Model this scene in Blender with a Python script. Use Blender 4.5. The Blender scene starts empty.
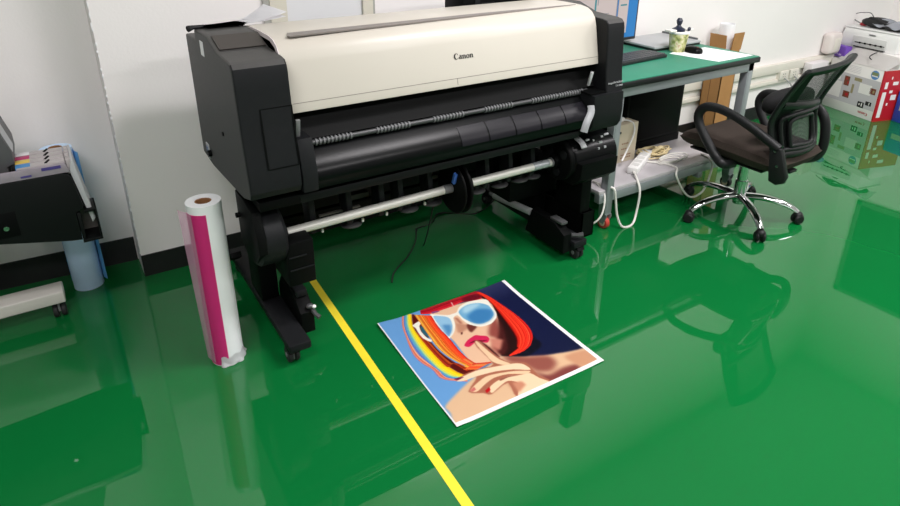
import bpy, bmesh, math, random, json
import numpy as np
from mathutils import Vector, Matrix
random.seed(4)
PI = math.pi
sc = bpy.context.scene
COL = sc.collection

# ------------------------------------------------------------------ materials
def lin(c):
    return tuple(((x/255)/12.92 if x/255 <= .04045 else ((x/255+.055)/1.055)**2.4) for x in c)

def mat(name, rgb, rough=.5, metal=0., var=.0, scale=30., bump=0., bscale=200., spec=.5, coat=0., ior=1.5, alpha=None, emit=None):
    m = bpy.data.materials.new(name); m.use_nodes = True
    nt = m.node_tree; b = nt.nodes['Principled BSDF']
    c = lin(rgb)
    b.inputs['Base Color'].default_value = (*c, 1)
    b.inputs['Roughness'].default_value = rough
    b.inputs['Metallic'].default_value = metal
    b.inputs['IOR'].default_value = ior
    b.inputs['Specular IOR Level'].default_value = spec
    if coat:
        b.inputs['Coat Weight'].default_value = coat
        b.inputs['Coat Roughness'].default_value = .05
    tc = nt.nodes.new('ShaderNodeTexCoord')
    if var:
        n = nt.nodes.new('ShaderNodeTexNoise'); n.inputs['Scale'].default_value = scale; n.inputs['Detail'].default_value = 4
        r = nt.nodes.new('ShaderNodeValToRGB')
        r.color_ramp.elements[0].position = .3; r.color_ramp.elements[1].position = .7
        r.color_ramp.elements[0].color = (*[x*(1-var) for x in c], 1)
        r.color_ramp.elements[1].color = (*[min(1, x*(1+var)) for x in c], 1)
        nt.links.new(tc.outputs['Object'], n.inputs['Vector']); nt.links.new(n.outputs['Fac'], r.inputs['Fac'])
        nt.links.new(r.outputs['Color'], b.inputs['Base Color'])
    if bump:
        n = nt.nodes.new('ShaderNodeTexNoise'); n.inputs['Scale'].default_value = bscale; n.inputs['Detail'].default_value = 3
        bp = nt.nodes.new('ShaderNodeBump'); bp.inputs['Strength'].default_value = bump; bp.inputs['Distance'].default_value = .01
        nt.links.new(tc.outputs['Object'], n.inputs['Vector']); nt.links.new(n.outputs['Fac'], bp.inputs['Height'])
        nt.links.new(bp.outputs['Normal'], b.inputs['Normal'])
    if emit:
        b.inputs['Emission Color'].default_value = (*c, 1); b.inputs['Emission Strength'].default_value = emit
    return m

def see_through(name, rgb, opacity, rough=.6, weave=0):
    m = mat(name, rgb, rough); nt = m.node_tree; b = nt.nodes['Principled BSDF']
    if weave:
        tc = nt.nodes.new('ShaderNodeTexCoord'); v = nt.nodes.new('ShaderNodeTexVoronoi')
        v.inputs['Scale'].default_value = weave; v.inputs['Randomness'].default_value = 0
        mr = nt.nodes.new('ShaderNodeMapRange'); mr.inputs['From Min'].default_value = .25; mr.inputs['From Max'].default_value = .5
        mr.inputs['To Min'].default_value = opacity-.18; mr.inputs['To Max'].default_value = min(1, opacity+.2)
        nt.links.new(tc.outputs['Object'], v.inputs['Vector']); nt.links.new(v.outputs['Distance'], mr.inputs['Value'])
        nt.links.new(mr.outputs['Result'], b.inputs['Alpha'])
    else:
        b.inputs['Alpha'].default_value = opacity
    return m

WALL = mat('wall_paint', (240, 236, 234), .65, var=.015, scale=2.2, bump=.05, bscale=90, spec=.25)
FARW = mat('far_wall_paint', (150, 150, 148), .7, var=.02, scale=2)  # unseen left and front walls, grey chosen so they bounce less light
WALLP = mat('partition_panel', (222, 223, 224), .5, var=.01, scale=3, spec=.3)
STRIPC = mat('cream_joint', (214, 210, 194), .5)
STRIPG = mat('grey_joint', (168, 168, 160), .5)
CEIL = mat('ceiling_paint', (188, 187, 184), .8)
SKIRT = mat('black_skirting', (24, 24, 25), .45, var=.25, scale=14)
YELLOW = mat('yellow_tape', (238, 216, 52), .45, var=.06, scale=12)
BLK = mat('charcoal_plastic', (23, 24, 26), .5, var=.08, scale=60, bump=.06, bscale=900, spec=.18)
BLKS = mat('charcoal_side_lit', (66, 66, 66), .55, var=.06, scale=50, bump=.06, bscale=900, spec=.3)  # paler copy of BLK: light on the housing sides put into the colour
BLKD = mat('deep_black_plastic', (8, 9, 9), .5, spec=.08)
BLKG = mat('gloss_black', (7, 8, 9), .28, spec=.14)
BROWN = mat('smoked_panel', (52, 46, 43), .45, var=.05, scale=40)
COVER = mat('ivory_cover', (194, 188, 177), .38, var=.012, scale=5)
COVIN = mat('cover_edge', (222, 212, 212), .5)
GREYM = mat('warm_grey_slot', (120, 113, 108), .5)
STEEL = mat('brushed_spindle', (222, 220, 213), .4, metal=.2)
SILV = mat('silver_metal', (190, 192, 194), .25, metal=1.)
CHROME = mat('chrome', (225, 226, 228), .08, metal=1.)
LGREY = mat('light_grey_plastic', (176, 178, 180), .45)
MGREY = mat('mid_grey_plastic', (112, 113, 114), .5)
BLUEC = mat('blue_clip', (70, 116, 205), .4)
WHITE = mat('white_plastic', (236, 235, 232), .4)
PAPER = mat('white_paper', (240, 240, 242), .7)
INK = mat('black_print', (22, 20, 20), .6)
RUB = mat('black_rubber', (26, 26, 27), .7)
# ------------------------------------------------------------------ mesh helpers
class G:
    """collects shapes, links them as ONE mesh object"""
    def __init__(s): s.bm = bmesh.new(); s.mi = 0
    def m(s, i): s.mi = i; return s
    def _tag(s, faces):
        for f in faces: f.material_index = s.mi
    def box(s, a, b, bev=0., seg=2):
        x0, y0, z0 = a; x1, y1, z1 = b
        v = [s.bm.verts.new(p) for p in ((x0,y0,z0),(x1,y0,z0),(x1,y1,z0),(x0,y1,z0),(x0,y0,z1),(x1,y0,z1),(x1,y1,z1),(x0,y1,z1))]
        fs = [s.bm.faces.new([v[i] for i in q]) for q in ((3,2,1,0),(4,5,6,7),(0,1,5,4),(1,2,6,5),(2,3,7,6),(3,0,4,7))]
        s._tag(fs)
        if bev:
            es = {e for f in fs for e in f.edges}
            r = bmesh.ops.bevel(s.bm, geom=list(es), offset=bev, segments=seg, profile=.5, affect='EDGES')
            s._tag(r['faces'])
        return s
    def obox(s, c, half, rot, bev=0.):
        """box about c with a rotation matrix"""
        n0 = len(s.bm.verts); s.bm.verts.ensure_lookup_table()
        old = set(s.bm.verts)
        s.box([-h for h in half], half, bev)
        M = Matrix.Translation(c) @ rot.to_4x4()
        bmesh.ops.transform(s.bm, matrix=M, verts=[v for v in s.bm.verts if v not in old])
        return s
    def prism(s, pts, ax, a0, a1, bev=0., seg=2):
        """2-D outline pushed along axis ax; pts are the other two coordinates in xyz order"""
        def P(p, a):
            q = list(p); q.insert(ax, a); return q
        A = [s.bm.verts.new(P(p, a0)) for p in pts]; B = [s.bm.verts.new(P(p, a1)) for p in pts]
        n = len(pts); fs = [s.bm.faces.new(A[::-1]), s.bm.faces.new(B)]
        for i in range(n): fs.append(s.bm.faces.new((A[i], A[(i+1) % n], B[(i+1) % n], B[i])))
        bmesh.ops.recalc_face_normals(s.bm, faces=fs)
        s._tag(fs)
        if bev:
            es = [e for e in set(fs[0].edges) | set(fs[1].edges)]
            r = bmesh.ops.bevel(s.bm, geom=es, offset=bev, segments=seg, profile=.5, affect='EDGES'); s._tag(r['faces'])
        return s
    def quad(s, *p):
        f = s.bm.faces.new([s.bm.verts.new(q) for q in p]); s._tag([f]); return s
    def tube(s, path, r, n=12, cap=True, close=False, flat=1.):
        path = [Vector(p) for p in path]; N = len(path)
        rr = r if isinstance(r, (list, tuple)) else [r]*N
        rings = []; up = None
        for i, p in enumerate(path):
            if close: t = (path[(i+1) % N]-path[i-1])
            else: t = path[min(i+1, N-1)]-path[max(i-1, 0)]
            t.normalize()
            if up is None:
                up = Vector((0,0,1)) if abs(t.z) < .9 else Vector((1,0,0))
            sd = t.cross(up).normalized(); up = sd.cross(t).normalized()
            rings.append([s.bm.verts.new(p+(sd*math.cos(2*PI*k/n)+up*flat*math.sin(2*PI*k/n))*rr[i]) for k in range(n)])
        fs = []
        for i in range(N if close else N-1):
            a, b = rings[i], rings[(i+1) % N]
            for k in range(n): fs.append(s.bm.faces.new((a[k], a[(k+1) % n], b[(k+1) % n], b[k])))
        if cap and not close:
            fs.append(s.bm.faces.new(rings[0][::-1])); fs.append(s.bm.faces.new(rings[-1]))
        s._tag(fs); bmesh.ops.recalc_face_normals(s.bm, faces=fs); return s
    def cyl(s, a, b, r, n=20, bev=0.):
        a, b = Vector(a), Vector(b); d = (b-a).normalized()
        if bev:
            return s.tube([a, a+d*1e-5, a+d*bev, b-d*bev, b-d*1e-5, b], [r-bev, r-bev, r, r, r-bev, r-bev], n)
        return s.tube([a, b], r, n)
    def ring(s, c, ax, r0, r1, w, n=32):
        """washer / pipe about an axis"""
        c = Vector(c); ax = Vector(ax).normalized(); u = ax.orthogonal().normalized(); v = ax.cross(u)
        loops = []
        for rad, off in ((r0, 0), (r1, 0), (r1, w), (r0, w)):
            loops.append([s.bm.verts.new(c+ax*off+(u*math.cos(2*PI*k/n)+v*math.sin(2*PI*k/n))*rad) for k in range(n)])
        fs = []
        for j in range(4):
            a, b = loops[j], loops[(j+1) % 4]
            for k in range(n): fs.append(s.bm.faces.new((a[k], a[(k+1) % n], b[(k+1) % n], b[k])))
        s._tag(fs); bmesh.ops.recalc_face_normals(s.bm, faces=fs); return s
    def lathe(s, prof, c=(0,0,0), n=28):
        c = Vector(c)
        rings = [[s.bm.verts.new(c+Vector((r*math.cos(2*PI*k/n), r*math.sin(2*PI*k/n), z))) for k in range(n)] for r, z in prof]
        fs = []
        for a, b in zip(rings, rings[1:]):
            for k in range(n): fs.append(s.bm.faces.new((a[k], a[(k+1) % n], b[(k+1) % n], b[k])))
        fs.append(s.bm.faces.new(rings[0][::-1])); fs.append(s.bm.faces.new(rings[-1]))
        s._tag(fs); return s
    def blob(s, c, r, nu=20, nv=12, p=1.):
        """ellipsoid; p < 1 squares it off"""
        c = Vector(c); f = lambda x: math.copysign(abs(x)**p, x)
        rings = []
        for j in range(1, nv):
            t = PI*j/nv
            rings.append([s.bm.verts.new((c.x+r[0]*f(math.sin(t))*f(math.cos(2*PI*k/nu)), c.y+r[1]*f(math.sin(t))*f(math.sin(2*PI*k/nu)), c.z+r[2]*f(math.cos(t)))) for k in range(nu)])
        t0 = s.bm.verts.new((c.x, c.y, c.z+r[2])); t1 = s.bm.verts.new((c.x, c.y, c.z-r[2]))
        fs = []
        for a, b in zip(rings, rings[1:]):
            for k in range(nu): fs.append(s.bm.faces.new((a[k], b[k], b[(k+1) % nu], a[(k+1) % nu])))
        for k in range(nu):
            fs.append(s.bm.faces.new((t0, rings[0][k], rings[0][(k+1) % nu])))
            fs.append(s.bm.faces.new((t1, rings[-1][(k+1) % nu], rings[-1][k])))
        s._tag(fs); return s
    def sheet(s, fn, nu, nv, th=0.):
        """grid surface from fn(u,v); th gives it thickness along -normal"""
        V = [[s.bm.verts.new(fn(i/nu, j/nv)) for j in range(nv+1)] for i in range(nu+1)]
        fs = [s.bm.faces.new((V[i][j], V[i+1][j], V[i+1][j+1], V[i][j+1])) for i in range(nu) for j in range(nv)]
        s._tag(fs)
        if th:
            r = bmesh.ops.solidify(s.bm, geom=fs, thickness=th); s._tag([g for g in r['geom'] if isinstance(g, bmesh.types.BMFace)])
        return s
    def text(s, body, M, size, depth=.0006, align='CENTER'):
        cu = bpy.data.curves.new('t', 'FONT'); cu.body = body; cu.size = size; cu.extrude = depth; cu.align_x = align; cu.resolution_u = 3
        o = bpy.data.objects.new('t', cu); COL.objects.link(o)
        me = bpy.data.meshes.new_from_object(o)
        COL.objects.unlink(o); bpy.data.objects.remove(o); bpy.data.curves.remove(cu)
        old = set(s.bm.verts); of = set(s.bm.faces)
        s.bm.from_mesh(me); bpy.data.meshes.remove(me)
        bmesh.ops.transform(s.bm, matrix=M, verts=[v for v in s.bm.verts if v not in old])
        s._tag([f for f in s.bm.faces if f not in of]); return s
    def done(s, name, mats, parent=None, local=False, smooth=38, at=None):
        """link as one object; world coordinates unless local"""
        me = bpy.data.meshes.new(name)
        off = Vector((0,0,0))
        if parent is not None and not local: off = parent_loc(parent)
        if at is not None: off = Vector(at)
        if off.length: bmesh.ops.translate(s.bm, vec=-off, verts=s.bm.verts)
        s.bm.to_mesh(me); s.bm.free()
        for m_ in (mats if isinstance(mats, (list, tuple)) else [mats]): me.materials.append(m_)
        if smooth:
            me.shade_smooth() if hasattr(me, 'shade_smooth') else None
            me.set_sharp_from_angle(angle=math.radians(smooth))
        o = bpy.data.objects.new(name, me); COL.objects.link(o)
        if parent is not None: o.parent = parent
        if at is not None: o.location = at
        return o

def parent_loc(o):
    v = Vector(o.location)
    while o.parent is not None: o = o.parent; v = v+Vector(o.location)
    return v

def thing(name, label, cat, loc, rz=0., group=None):
    o = bpy.data.objects.new(name, None); COL.objects.link(o); o.empty_display_size = .1
    o.location = loc; o.rotation_euler = (0, 0, rz)
    o['label'] = label; o['category'] = cat
    if group: o['group'] = group
    return o
def tag(o, label, cat, group=None):
    o['label'] = label; o['category'] = cat
    if group: o['group'] = group
    return o
def struct(o): o['kind'] = 'structure'; return o
def bez(pts, n=8):
    """smooth Catmull-Rom path through points"""
    P = [Vector(p) for p in pts]; out = []
    for i in range(len(P)-1):
        p0, p1, p2, p3 = P[max(i-1, 0)], P[i], P[i+1], P[min(i+2, len(P)-1)]
        for k in range(n):
            t = k/n
            out.append(.5*((2*p1)+(p2-p0)*t+(2*p0-5*p1+4*p2-p3)*t*t+(3*p1-p0-3*p2+p3)*t**3))
    out.append(P[-1]); return out
def arc2(c, r, a0, a1, n):
    return [(c[0]+r*math.cos(math.radians(a0+(a1-a0)*i/n)), c[1]+r*math.sin(math.radians(a0+(a1-a0)*i/n))) for i in range(n+1)]
def facing(x, y, z, rz=0., tilt=90., roll=0.):
    """matrix for lettering that stands up and faces -y, turned by rz"""
    return Matrix.Translation((x, y, z)) @ Matrix.Rotation(rz, 4, 'Z') @ Matrix.Rotation(math.radians(tilt), 4, 'X') @ Matrix.Rotation(roll, 4, 'Z')

# ------------------------------------------------------------------ the room
def wy(x): return .867-.0135*(x+.346)      # face of the long back wall
FL = bpy.data.materials.new('green_epoxy'); FL.use_nodes = True
nt = FL.node_tree; b = nt.nodes['Principled BSDF']
tc = nt.nodes.new('ShaderNodeTexCoord')
n1 = nt.nodes.new('ShaderNodeTexNoise'); n1.inputs['Scale'].default_value = 1.1; n1.inputs['Detail'].default_value = 3
r1 = nt.nodes.new('ShaderNodeValToRGB')
r1.color_ramp.elements[0].color = (*lin((9, 99, 45)), 1); r1.color_ramp.elements[1].color = (*lin((12, 107, 50)), 1)
nt.links.new(tc.outputs['Object'], n1.inputs['Vector']); nt.links.new(n1.outputs['Fac'], r1.inputs['Fac'])
nt.links.new(r1.outputs['Color'], b.inputs['Base Color'])
n2 = nt.nodes.new('ShaderNodeTexNoise'); n2.inputs['Scale'].default_value = 5.; n2.inputs['Detail'].default_value = 2
bp = nt.nodes.new('ShaderNodeBump'); bp.inputs['Strength'].default_value = .012; bp.inputs['Distance'].default_value = .02
nt.links.new(tc.outputs['Object'], n2.inputs['Vector']); nt.links.new(n2.outputs['Fac'], bp.inputs['Height'])
nt.links.new(bp.outputs['Normal'], b.inputs['Normal'])
b.inputs['Roughness'].default_value = .015; b.inputs['IOR'].default_value = 1.62

XL, XR, YF, H = -2.6, 5.56, -4.4, 2.86
struct(G().box((XL-.1, YF-.1, -.1), (XR+.1, 1.3, 0)).done('floor', FL))
struct(G().box((XL-.1, YF-.1, H), (XR+.1, 1.3, H+.1)).done('ceiling', CEIL))
struct(G().prism([(-.346, wy(-.346)), (XR, wy(XR)), (XR, 1.25), (-.346, 1.25)], 2, 0, H).done('wall_back', WALL))
struct(G().prism([(XL, 1.175), (-.346, 1.04), (-.346, 1.25), (XL, 1.25)], 2, 0, H).done('wall_recess', WALL))
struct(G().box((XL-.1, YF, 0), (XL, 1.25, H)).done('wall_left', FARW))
struct(G().box((XR, YF, 0), (XR+.1, 1.25, H)).done('wall_right', WALL))
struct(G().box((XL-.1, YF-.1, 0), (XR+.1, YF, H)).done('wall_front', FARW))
struct(G().prism([(-.346, wy(-.346)-.006), (XR-.001, wy(XR)-.006), (XR-.001, wy(XR)+.02), (-.346, wy(-.346)+.02)], 2, 0, .1).done('baseboard_back', SKIRT))
struct(G().prism([(XL+.001, 1.175-.006), (-.35, 1.034), (-.35, 1.06), (XL+.001, 1.2)], 2, 0, .115).done('baseboard_recess', SKIRT))
# ragged plaster bead down the corner of the wall
g = G()
for i in range(70):
    z = .12+i*.033+random.uniform(-.012, .012)
    g.blob((-.347+random.uniform(-.001, .002), wy(-.346)+random.uniform(-.002, .003), z), (.0022+random.random()*.002, .003, .004+random.random()*.01), 6, 4)
struct(g.done('trim_1', PAPER))
# partition joints and the flush panel above the printer
for i, (x0, x1, z0, m_, th) in enumerate(((.285, .312, .11, STRIPG, .012), (.312, .382, .11, STRIPC, .016), (.382, .73, .11, WALLP, .003), (.73, .778, .11, STRIPC, .016), (.778, .79, .11, STRIPG, .010))):
    struct(G().prism([(x0, wy(x0)-th), (x1, wy(x1)-th), (x1, wy(x1)+.01), (x0, wy(x0)+.01)], 2, z0, H-.01).done('trim_%d' % (i+2), m_))
def rail(z0, z1, d, x0, x1):
    return G().prism([(x0, wy(x0)-d), (x1, wy(x1)-d), (x1, wy(x1)+.005), (x0, wy(x0)+.005)], 2, z0, z1, .004)
# dark window in the right wall (seen mirrored in the floor)
WG = mat('dark_window_glass', (16, 22, 20), .2, spec=.2); WF = mat('window_frame_grey', (90, 92, 92), .5)
wn = struct(G().box((XR-.012, -1.30, 1.04), (XR+.01, .60, 1.94)).done('window_1', WG))
g = G()
for a, b_ in (((XR-.02, -1.33, 1.01), (XR+.01, -1.29, 1.97)), ((XR-.02, .59, 1.01), (XR+.01, .63, 1.97)), ((XR-.02, -1.33, 1.01), (XR+.01, .63, 1.05)), ((XR-.02, -1.33, 1.93), (XR+.01, .63, 1.97))): g.box(a, b_)
g.done('window_frame', WF, wn)
# yellow marking tape on the floor
tag(G().prism([(.082, -3.), (.112, -3.), (.272, .55), (.2425, .55)], 2, 0.0, .0009).done('floor_tape', YELLOW, at=(.2, -.6, 0)),
    'yellow tape line running across the green floor beside the poster', 'tape')

# ------------------------------------------------------------------ the large printer
BLKT = mat('charcoal_top_lit', (62, 61, 60), .5, var=.05, scale=60, spec=.3)  # BLK lightened for upward faces, overhead light painted into the colour
SENS = mat('violet_sheen_black', (22, 21, 26), .35, spec=.16)  # purplish reflections on the guide leaves mixed into their base colour
PR = thing('large_format_printer', 'wide black large format printer with ivory top cover on a wheeled stand', 'printer', (.7, .35, 0))
# side profile (y, z) of the end housings
prof = [(.58, .615), (.58, 1.06), (.43, 1.064), (.425, 1.10), (.255, 1.103), (.15, 1.072), (.03, 1.067), (.006, 1.063), (-.007, 1.050), (-.012, 1.03),
        (-.015, .98), (-.024, .86), (-.036, .77), (-.046, .70), (-.046, .675), (-.036, .655), (.04, .632), (.44, .605)]
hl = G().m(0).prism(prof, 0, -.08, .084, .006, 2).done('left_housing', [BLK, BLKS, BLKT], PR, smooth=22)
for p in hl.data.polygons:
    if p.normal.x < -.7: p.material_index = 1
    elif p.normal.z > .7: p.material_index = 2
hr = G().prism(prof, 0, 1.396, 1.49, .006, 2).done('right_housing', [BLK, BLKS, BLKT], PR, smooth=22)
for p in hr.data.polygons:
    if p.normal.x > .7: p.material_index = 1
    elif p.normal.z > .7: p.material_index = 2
# left housing details
G().prism([(.248, 1.1025), (.158, 1.0755), (.156, 1.078), (.248, 1.105)], 0, -.066, .076).done('ink_cover', BROWN, hl)
fd = lambda z: -.012-.012*(.98-z)/.12 if z > .86 else -.024-.012*(.86-z)/.09
dr = G()
dr.m(0).prism([(-.0158, .925), (-.0395, .745), (-.030, .745), (-.008, .925)], 0, -.012, .079)
d_ = dr.done('front_door', BLK, hl)
dr = G()
for (x0, x1, z0, z1) in ((-.017, -.0125, .742, .928), (-.017, .083, .9255, .9285), (.0795, .083, .742, .928), (-.017, .083, .742, .7448)):
    dr.prism([(fd(z1)-.0022, z1), (fd(z0)-.0022, z0), (fd(z0)+.004, z0), (fd(z1)+.004, z1)], 0, x0, x1)
dr.done('door_gap', BLKD, hl)
G().box((-.0815, .315, 1.028), (-.0795, .355, 1.075)).done('rating_label', PAPER, hl)['label'] = 'small white label'
G().box((-.0835, .46, .625), (-.0795, .50, .68), .001).m(1).box((-.0845, .468, .64), (-.0825, .492, .67)).done('regulatory_sticker', [LGREY, mat('sticker_blue', (90, 110, 150), .5)], hl)['label'] = 'pale sticker with a blue patch'
G().cyl((-.092, .44, .655), (-.078, .44, .655), .012).done('side_knob', BLKD, hl); G().cyl((-.084, .2, .80), (-.079, .2, .80), .007).done('side_screw', BLKD, hl)
G().box((-.05, -.02, .60), (.084, .42, .632), .004).done('lower_lip', BLKD, PR)
# media lever rod lying at the back of the left top
G().tube([(-.10, .41, 1.104), (-.08, .42, 1.106), (.02, .43, 1.104), (.09, .43, 1.102)], [.011, .007, .005, .005], 8).done('top_lever', BLK, PR)
# right housing details: lower pod, gap, lettering
pod = [(-.050, .775), (-.054, .70), (-.050, .645), (-.036, .622), (.05, .60), (.30, .60), (.30, .775)]
G().prism(pod, 0, 1.318, 1.486, .008, 2).done('right_pod', BLK, hr)
G().box((1.31, -.034, .777), (1.489, .05, .7815)).done('pod_gap', BLKD, hr)
g = G().text('imagePROGRAF', facing(1.487, -.0335, .8085, tilt=96), .0125, .0005, 'RIGHT').text('TX-5400', facing(1.487, -.0350, .7945, tilt=96), .0115, .0005, 'RIGHT')
g.done('model_lettering', LGREY, hr, smooth=0)['label'] = 'small pale lettering'
# ivory cover, a shell with thickness
out = [(.42, 1.098), (.36, 1.106), (.25, 1.108), (.15, 1.107), (.11, 1.101), (.083, 1.088), (.064, 1.066), (.053, 1.035), (.030, .925), (.0235, .893), (.0235, .886)]
inn = [(.032, .886), (.040, .93), (.064, 1.03), (.078, 1.056), (.10, 1.078), (.14, 1.092), (.25, 1.094), (.36, 1.092), (.42, 1.086)]
cov = G().prism(out+inn, 0, .085, 1.395, .004, 2).done('top_cover', COVER, PR)
g = G().m(1)
g.prism(out[1:]+inn[:-1], 0, .0835, .0855); g.done('cover_rim', [COVER, COVIN], cov)
G().prism([(1.37, .158), (1.33, .150), (.135, .098), (.128, .104), (.145, .152), (.9, .168)], 2, 1.1045, 1.1092).done('top_slot', GREYM, cov)
# seams along the cover's lower lip
sl = lambda z: .030-(.925-z)*.0065/.032 if z < .925 else .053-(1.035-z)*.023/.11
G().prism([(sl(.914)-.0006, .914), (sl(.9155)-.0006, .9155), (sl(.9155)+.002, .9155), (sl(.914)+.002, .914)], 0, .10, 1.392).prism([(sl(.89)-.0006, .892), (sl(.914)-.0006, .914), (.03, .914), (.03, .892)], 0, .706, .7075).done('cover_seam', GREYM, cov)
# the maker's word on the cover: heavy serif capitals built from rings and stems
def word(g, M, h):
    def V(x, y, d): return M @ Vector((x*h, y*h, d))
    D = .0006
    def poly(ps):
        a = [g.bm.verts.new(V(x, y, D)) for x, y in ps]
        f = g.bm.faces.new(a); f.normal_update(); g._tag([f])
    def ringp(co, ro, ci, ri, a0, a1, n=20):
        for i in range(n):
            t0 = math.radians(a0+(a1-a0)*i/n); t1 = math.radians(a0+(a1-a0)*(i+1)/n)
            poly([(co[0]+ro[0]*math.cos(t0), co[1]+ro[1]*math.sin(t0)), (co[0]+ro[0]*math.cos(t1), co[1]+ro[1]*math.sin(t1)),
                  (ci[0]+ri[0]*math.cos(t1), ci[1]+ri[1]*math.sin(t1)), (ci[0]+ri[0]*math.cos(t0), ci[1]+ri[1]*math.sin(t0))])
    ringp((.5, .5), (.5, .52), (.60, .5), (.30, .44), 48, 318)                      # C
    poly([(.80, .98), (.86, .60), (.68, .86), (.76, .90)]); poly([(.82, .20), (.90, .15), (.97, .26), (.92, .28)])
    x = 1.0                                                                         # a
    poly([(x+.36, .58), (x+.60, .58), (x+.60, .12), (x+.36, .12)]); poly([(x+.36, .14), (x+.60, .14), (x+.72, .02), (x+.50, 0)])
    ringp((x+.27, .20), (.25, .22), (x+.33, .20), (.10, .15), 60, 330, 14)
    ringp((x+.34, .50), (.28, .17), (x+.30, .50), (.15, .11), 0, 180, 10)
    def n_(x):
        poly([(x+.06, 0), (x+.28, 0), (x+.28, .62), (x+.06, .56)]); poly([(x, .60), (x+.28, .66), (x+.28, .58), (x, .53)])
        poly([(x, 0), (x+.34, 0), (x+.34, .06), (x, .06)]); poly([(x+.42, 0), (x+.78, 0), (x+.78, .06), (x+.42, .06)])
        poly([(x+.48, 0), (x+.70, 0), (x+.70, .46), (x+.48, .46)]); ringp((x+.46, .45), (.24, .20), (x+.38, .42), (.12, .13), 0, 150, 10)
    n_(1.72)
    ringp((2.88, .31), (.34, .34), (2.88, .31), (.13, .27), 0, 360, 26)             # o
    n_(3.26)
Ml = Matrix.Translation((.700, sl(.980)-.0008, .980)) @ Matrix.Rotation(math.radians(90-12), 4, 'X')
g = G(); word(g, Ml, .0205); g.done('maker_lettering', INK, cov, smooth=0)['label'] = 'black serif lettering'
# interior under the cover: black back board, side guides, roller
G().prism([(.10, .885), (.035, .79), (.06, .77), (.30, .77), (.30, 1.02), (.13, 1.02)], 0, .085, 1.395).done('platen_board', BLKD, PR)
rb = G().cyl((.15, .038, .775), (1.355, .038, .775), .009).done('output_roller', mat('roller_grey', (58, 59, 60), .4), PR)
for x0 in (.165, .385, .61, .835, 1.06, 1.20):
    g = G()
    for k in range(10):
        x = x0+k*.0135
        g.cyl((x, .038, .775), (x+.006, .038, .775), .0125, 12)
    g.done('star_wheels', mat('wheel_grey', (96, 97, 98), .5) if x0 < .2 else bpy.data.materials['wheel_grey'], rb)
G().obox((.100, .0, .845), (.007, .004, .03), Matrix.Rotation(.25, 3, 'X'), .001).done('edge_guide', MGREY, PR); G().obox((1.335, .002, .835), (.006, .004, .03), Matrix.Rotation(.25, 3, 'X'), .001).done('edge_guide', LGREY, PR)
# curved black paper guide below the roller, with separate glossy leaves
def gy(z):
    t = (.765-z)/.13; return .045-.075*math.sin(min(1, max(0, t*1.15))*PI*.62)
zs = [.765-i*.0125 for i in range(11)]
G().prism([(gy(z), z) for z in zs]+[(.25, zs[-1]), (.25, .765)], 0, .14, 1.318).done('paper_guide', BLKG, PR)
for x0 in (.69, .815, .94, 1.065, 1.19):
    G().prism([(gy(z)-.0025, z) for z in zs[2:8]]+[(gy(z)+.002, z) for z in zs[2:8]][::-1], 0, x0+.003, x0+.121).done('guide_leaf', SENS, PR)
G().prism([(-.020, .815), (-.030, .79), (-.050, .70), (-.045, .645), (.05, .64), (.05, .815)], 0, .086, .136, .003).done('guide_bracket', BLK, PR)
# release lever at the right
G().tube(bez([(1.290, -.060, .745), (1.282, -.072, .72), (1.250, -.085, .685), (1.236, -.088, .650)]), .0145, 8, flat=.35).done('release_lever', mat('lever_grey', (140, 142, 144), .45), PR)['label'] = 'light grey lever'
# lower body, beam and ribs of the basket frame
G().box((.045, .06, .565), (1.40, .55, .640), .008).done('lower_body', BLKD, PR)
G().box((.07, .012, .583), (1.31, .065, .614), .006).done('lower_rail', BLK, PR)
bt = G().box((.10, .12, .545), (1.33, .17, .585), .004).box((.10, .36, .36), (1.30, .40, .57), .004).box((.12, .14, .405), (1.30, .175, .425), .003).done('basket_frame', BLKD, PR)
for x0 in (.15, .29, .42, .50, .63, .76, .90, 1.02, 1.14, 1.26):
    G().prism([(.118, .55), (.104, .46), (.118, .405), (.17, .405), (.19, .55)], 0, x0, x0+.022, .003).done('basket_rib', BLK, PR)
for a_, b_ in (((.31, .20, .455), (.42, .23, .475)), ((.66, .2, .462), (.74, .23, .476)), ((.20, .15, .445), (.36, .16, .452))): G().box(a_, b_).done('basket_plate', mat('dull_plate', (72, 70, 66), .5), PR)
for x0 in (.33, .575, .685, .90, 1.02, 1.13, 1.2):
    G().blob((x0, .17, .375), (.042, .035, .012), 16, 8).cyl((x0, .17, .375), (x0, .17, .42), .01, 10).done('basket_foot', mat('foot_grey', (62, 62, 63), .5), PR)
for x0 in (.20, .46, .36, .63):
    G().box((x0, .138, .388), (x0+.007, .146, .402)).done('peg', WHITE, PR)
# --- take-up unit
tl = G().prism([(.02, .405), (-.02, .45), (-.02, .51), (.02, .585), (.10, .60), (.20, .60), (.20, .42), (.12, .37)], 0, -.070, -.040, .004).done('takeup_end_plate', BLKD, PR)
G().cyl((-.066, .085, .47), (.032, .085, .47), .102, 40, .012).done('takeup_drum', BLK, PR)
G().cyl((-.084, .17, .52), (-.068, .17, .52), .009, 10).done('end_screw', BLKD, tl)
G().box((.022, .0, .29), (.118, .15, .455), .006).m(1).box((.03, -.004, .352), (.114, .0, .356)).box((.03, -.004, .40), (.09, .0, .404)).done('takeup_block', [BLKD, BLK], PR)
G().cyl((.03, .086, .453), (.055, .086, .453), .03, 20, .004).done('spindle_chuck', BLK, PR)
G().cyl((.045, .086, .453), (.715, .088, .4605), .0165, 24, .002).done('takeup_spindle', STEEL, PR)
G().cyl((.685, .088, .461), (.73, .088, .461), .0185, 20).done('spindle_collar', MGREY, PR)
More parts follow.
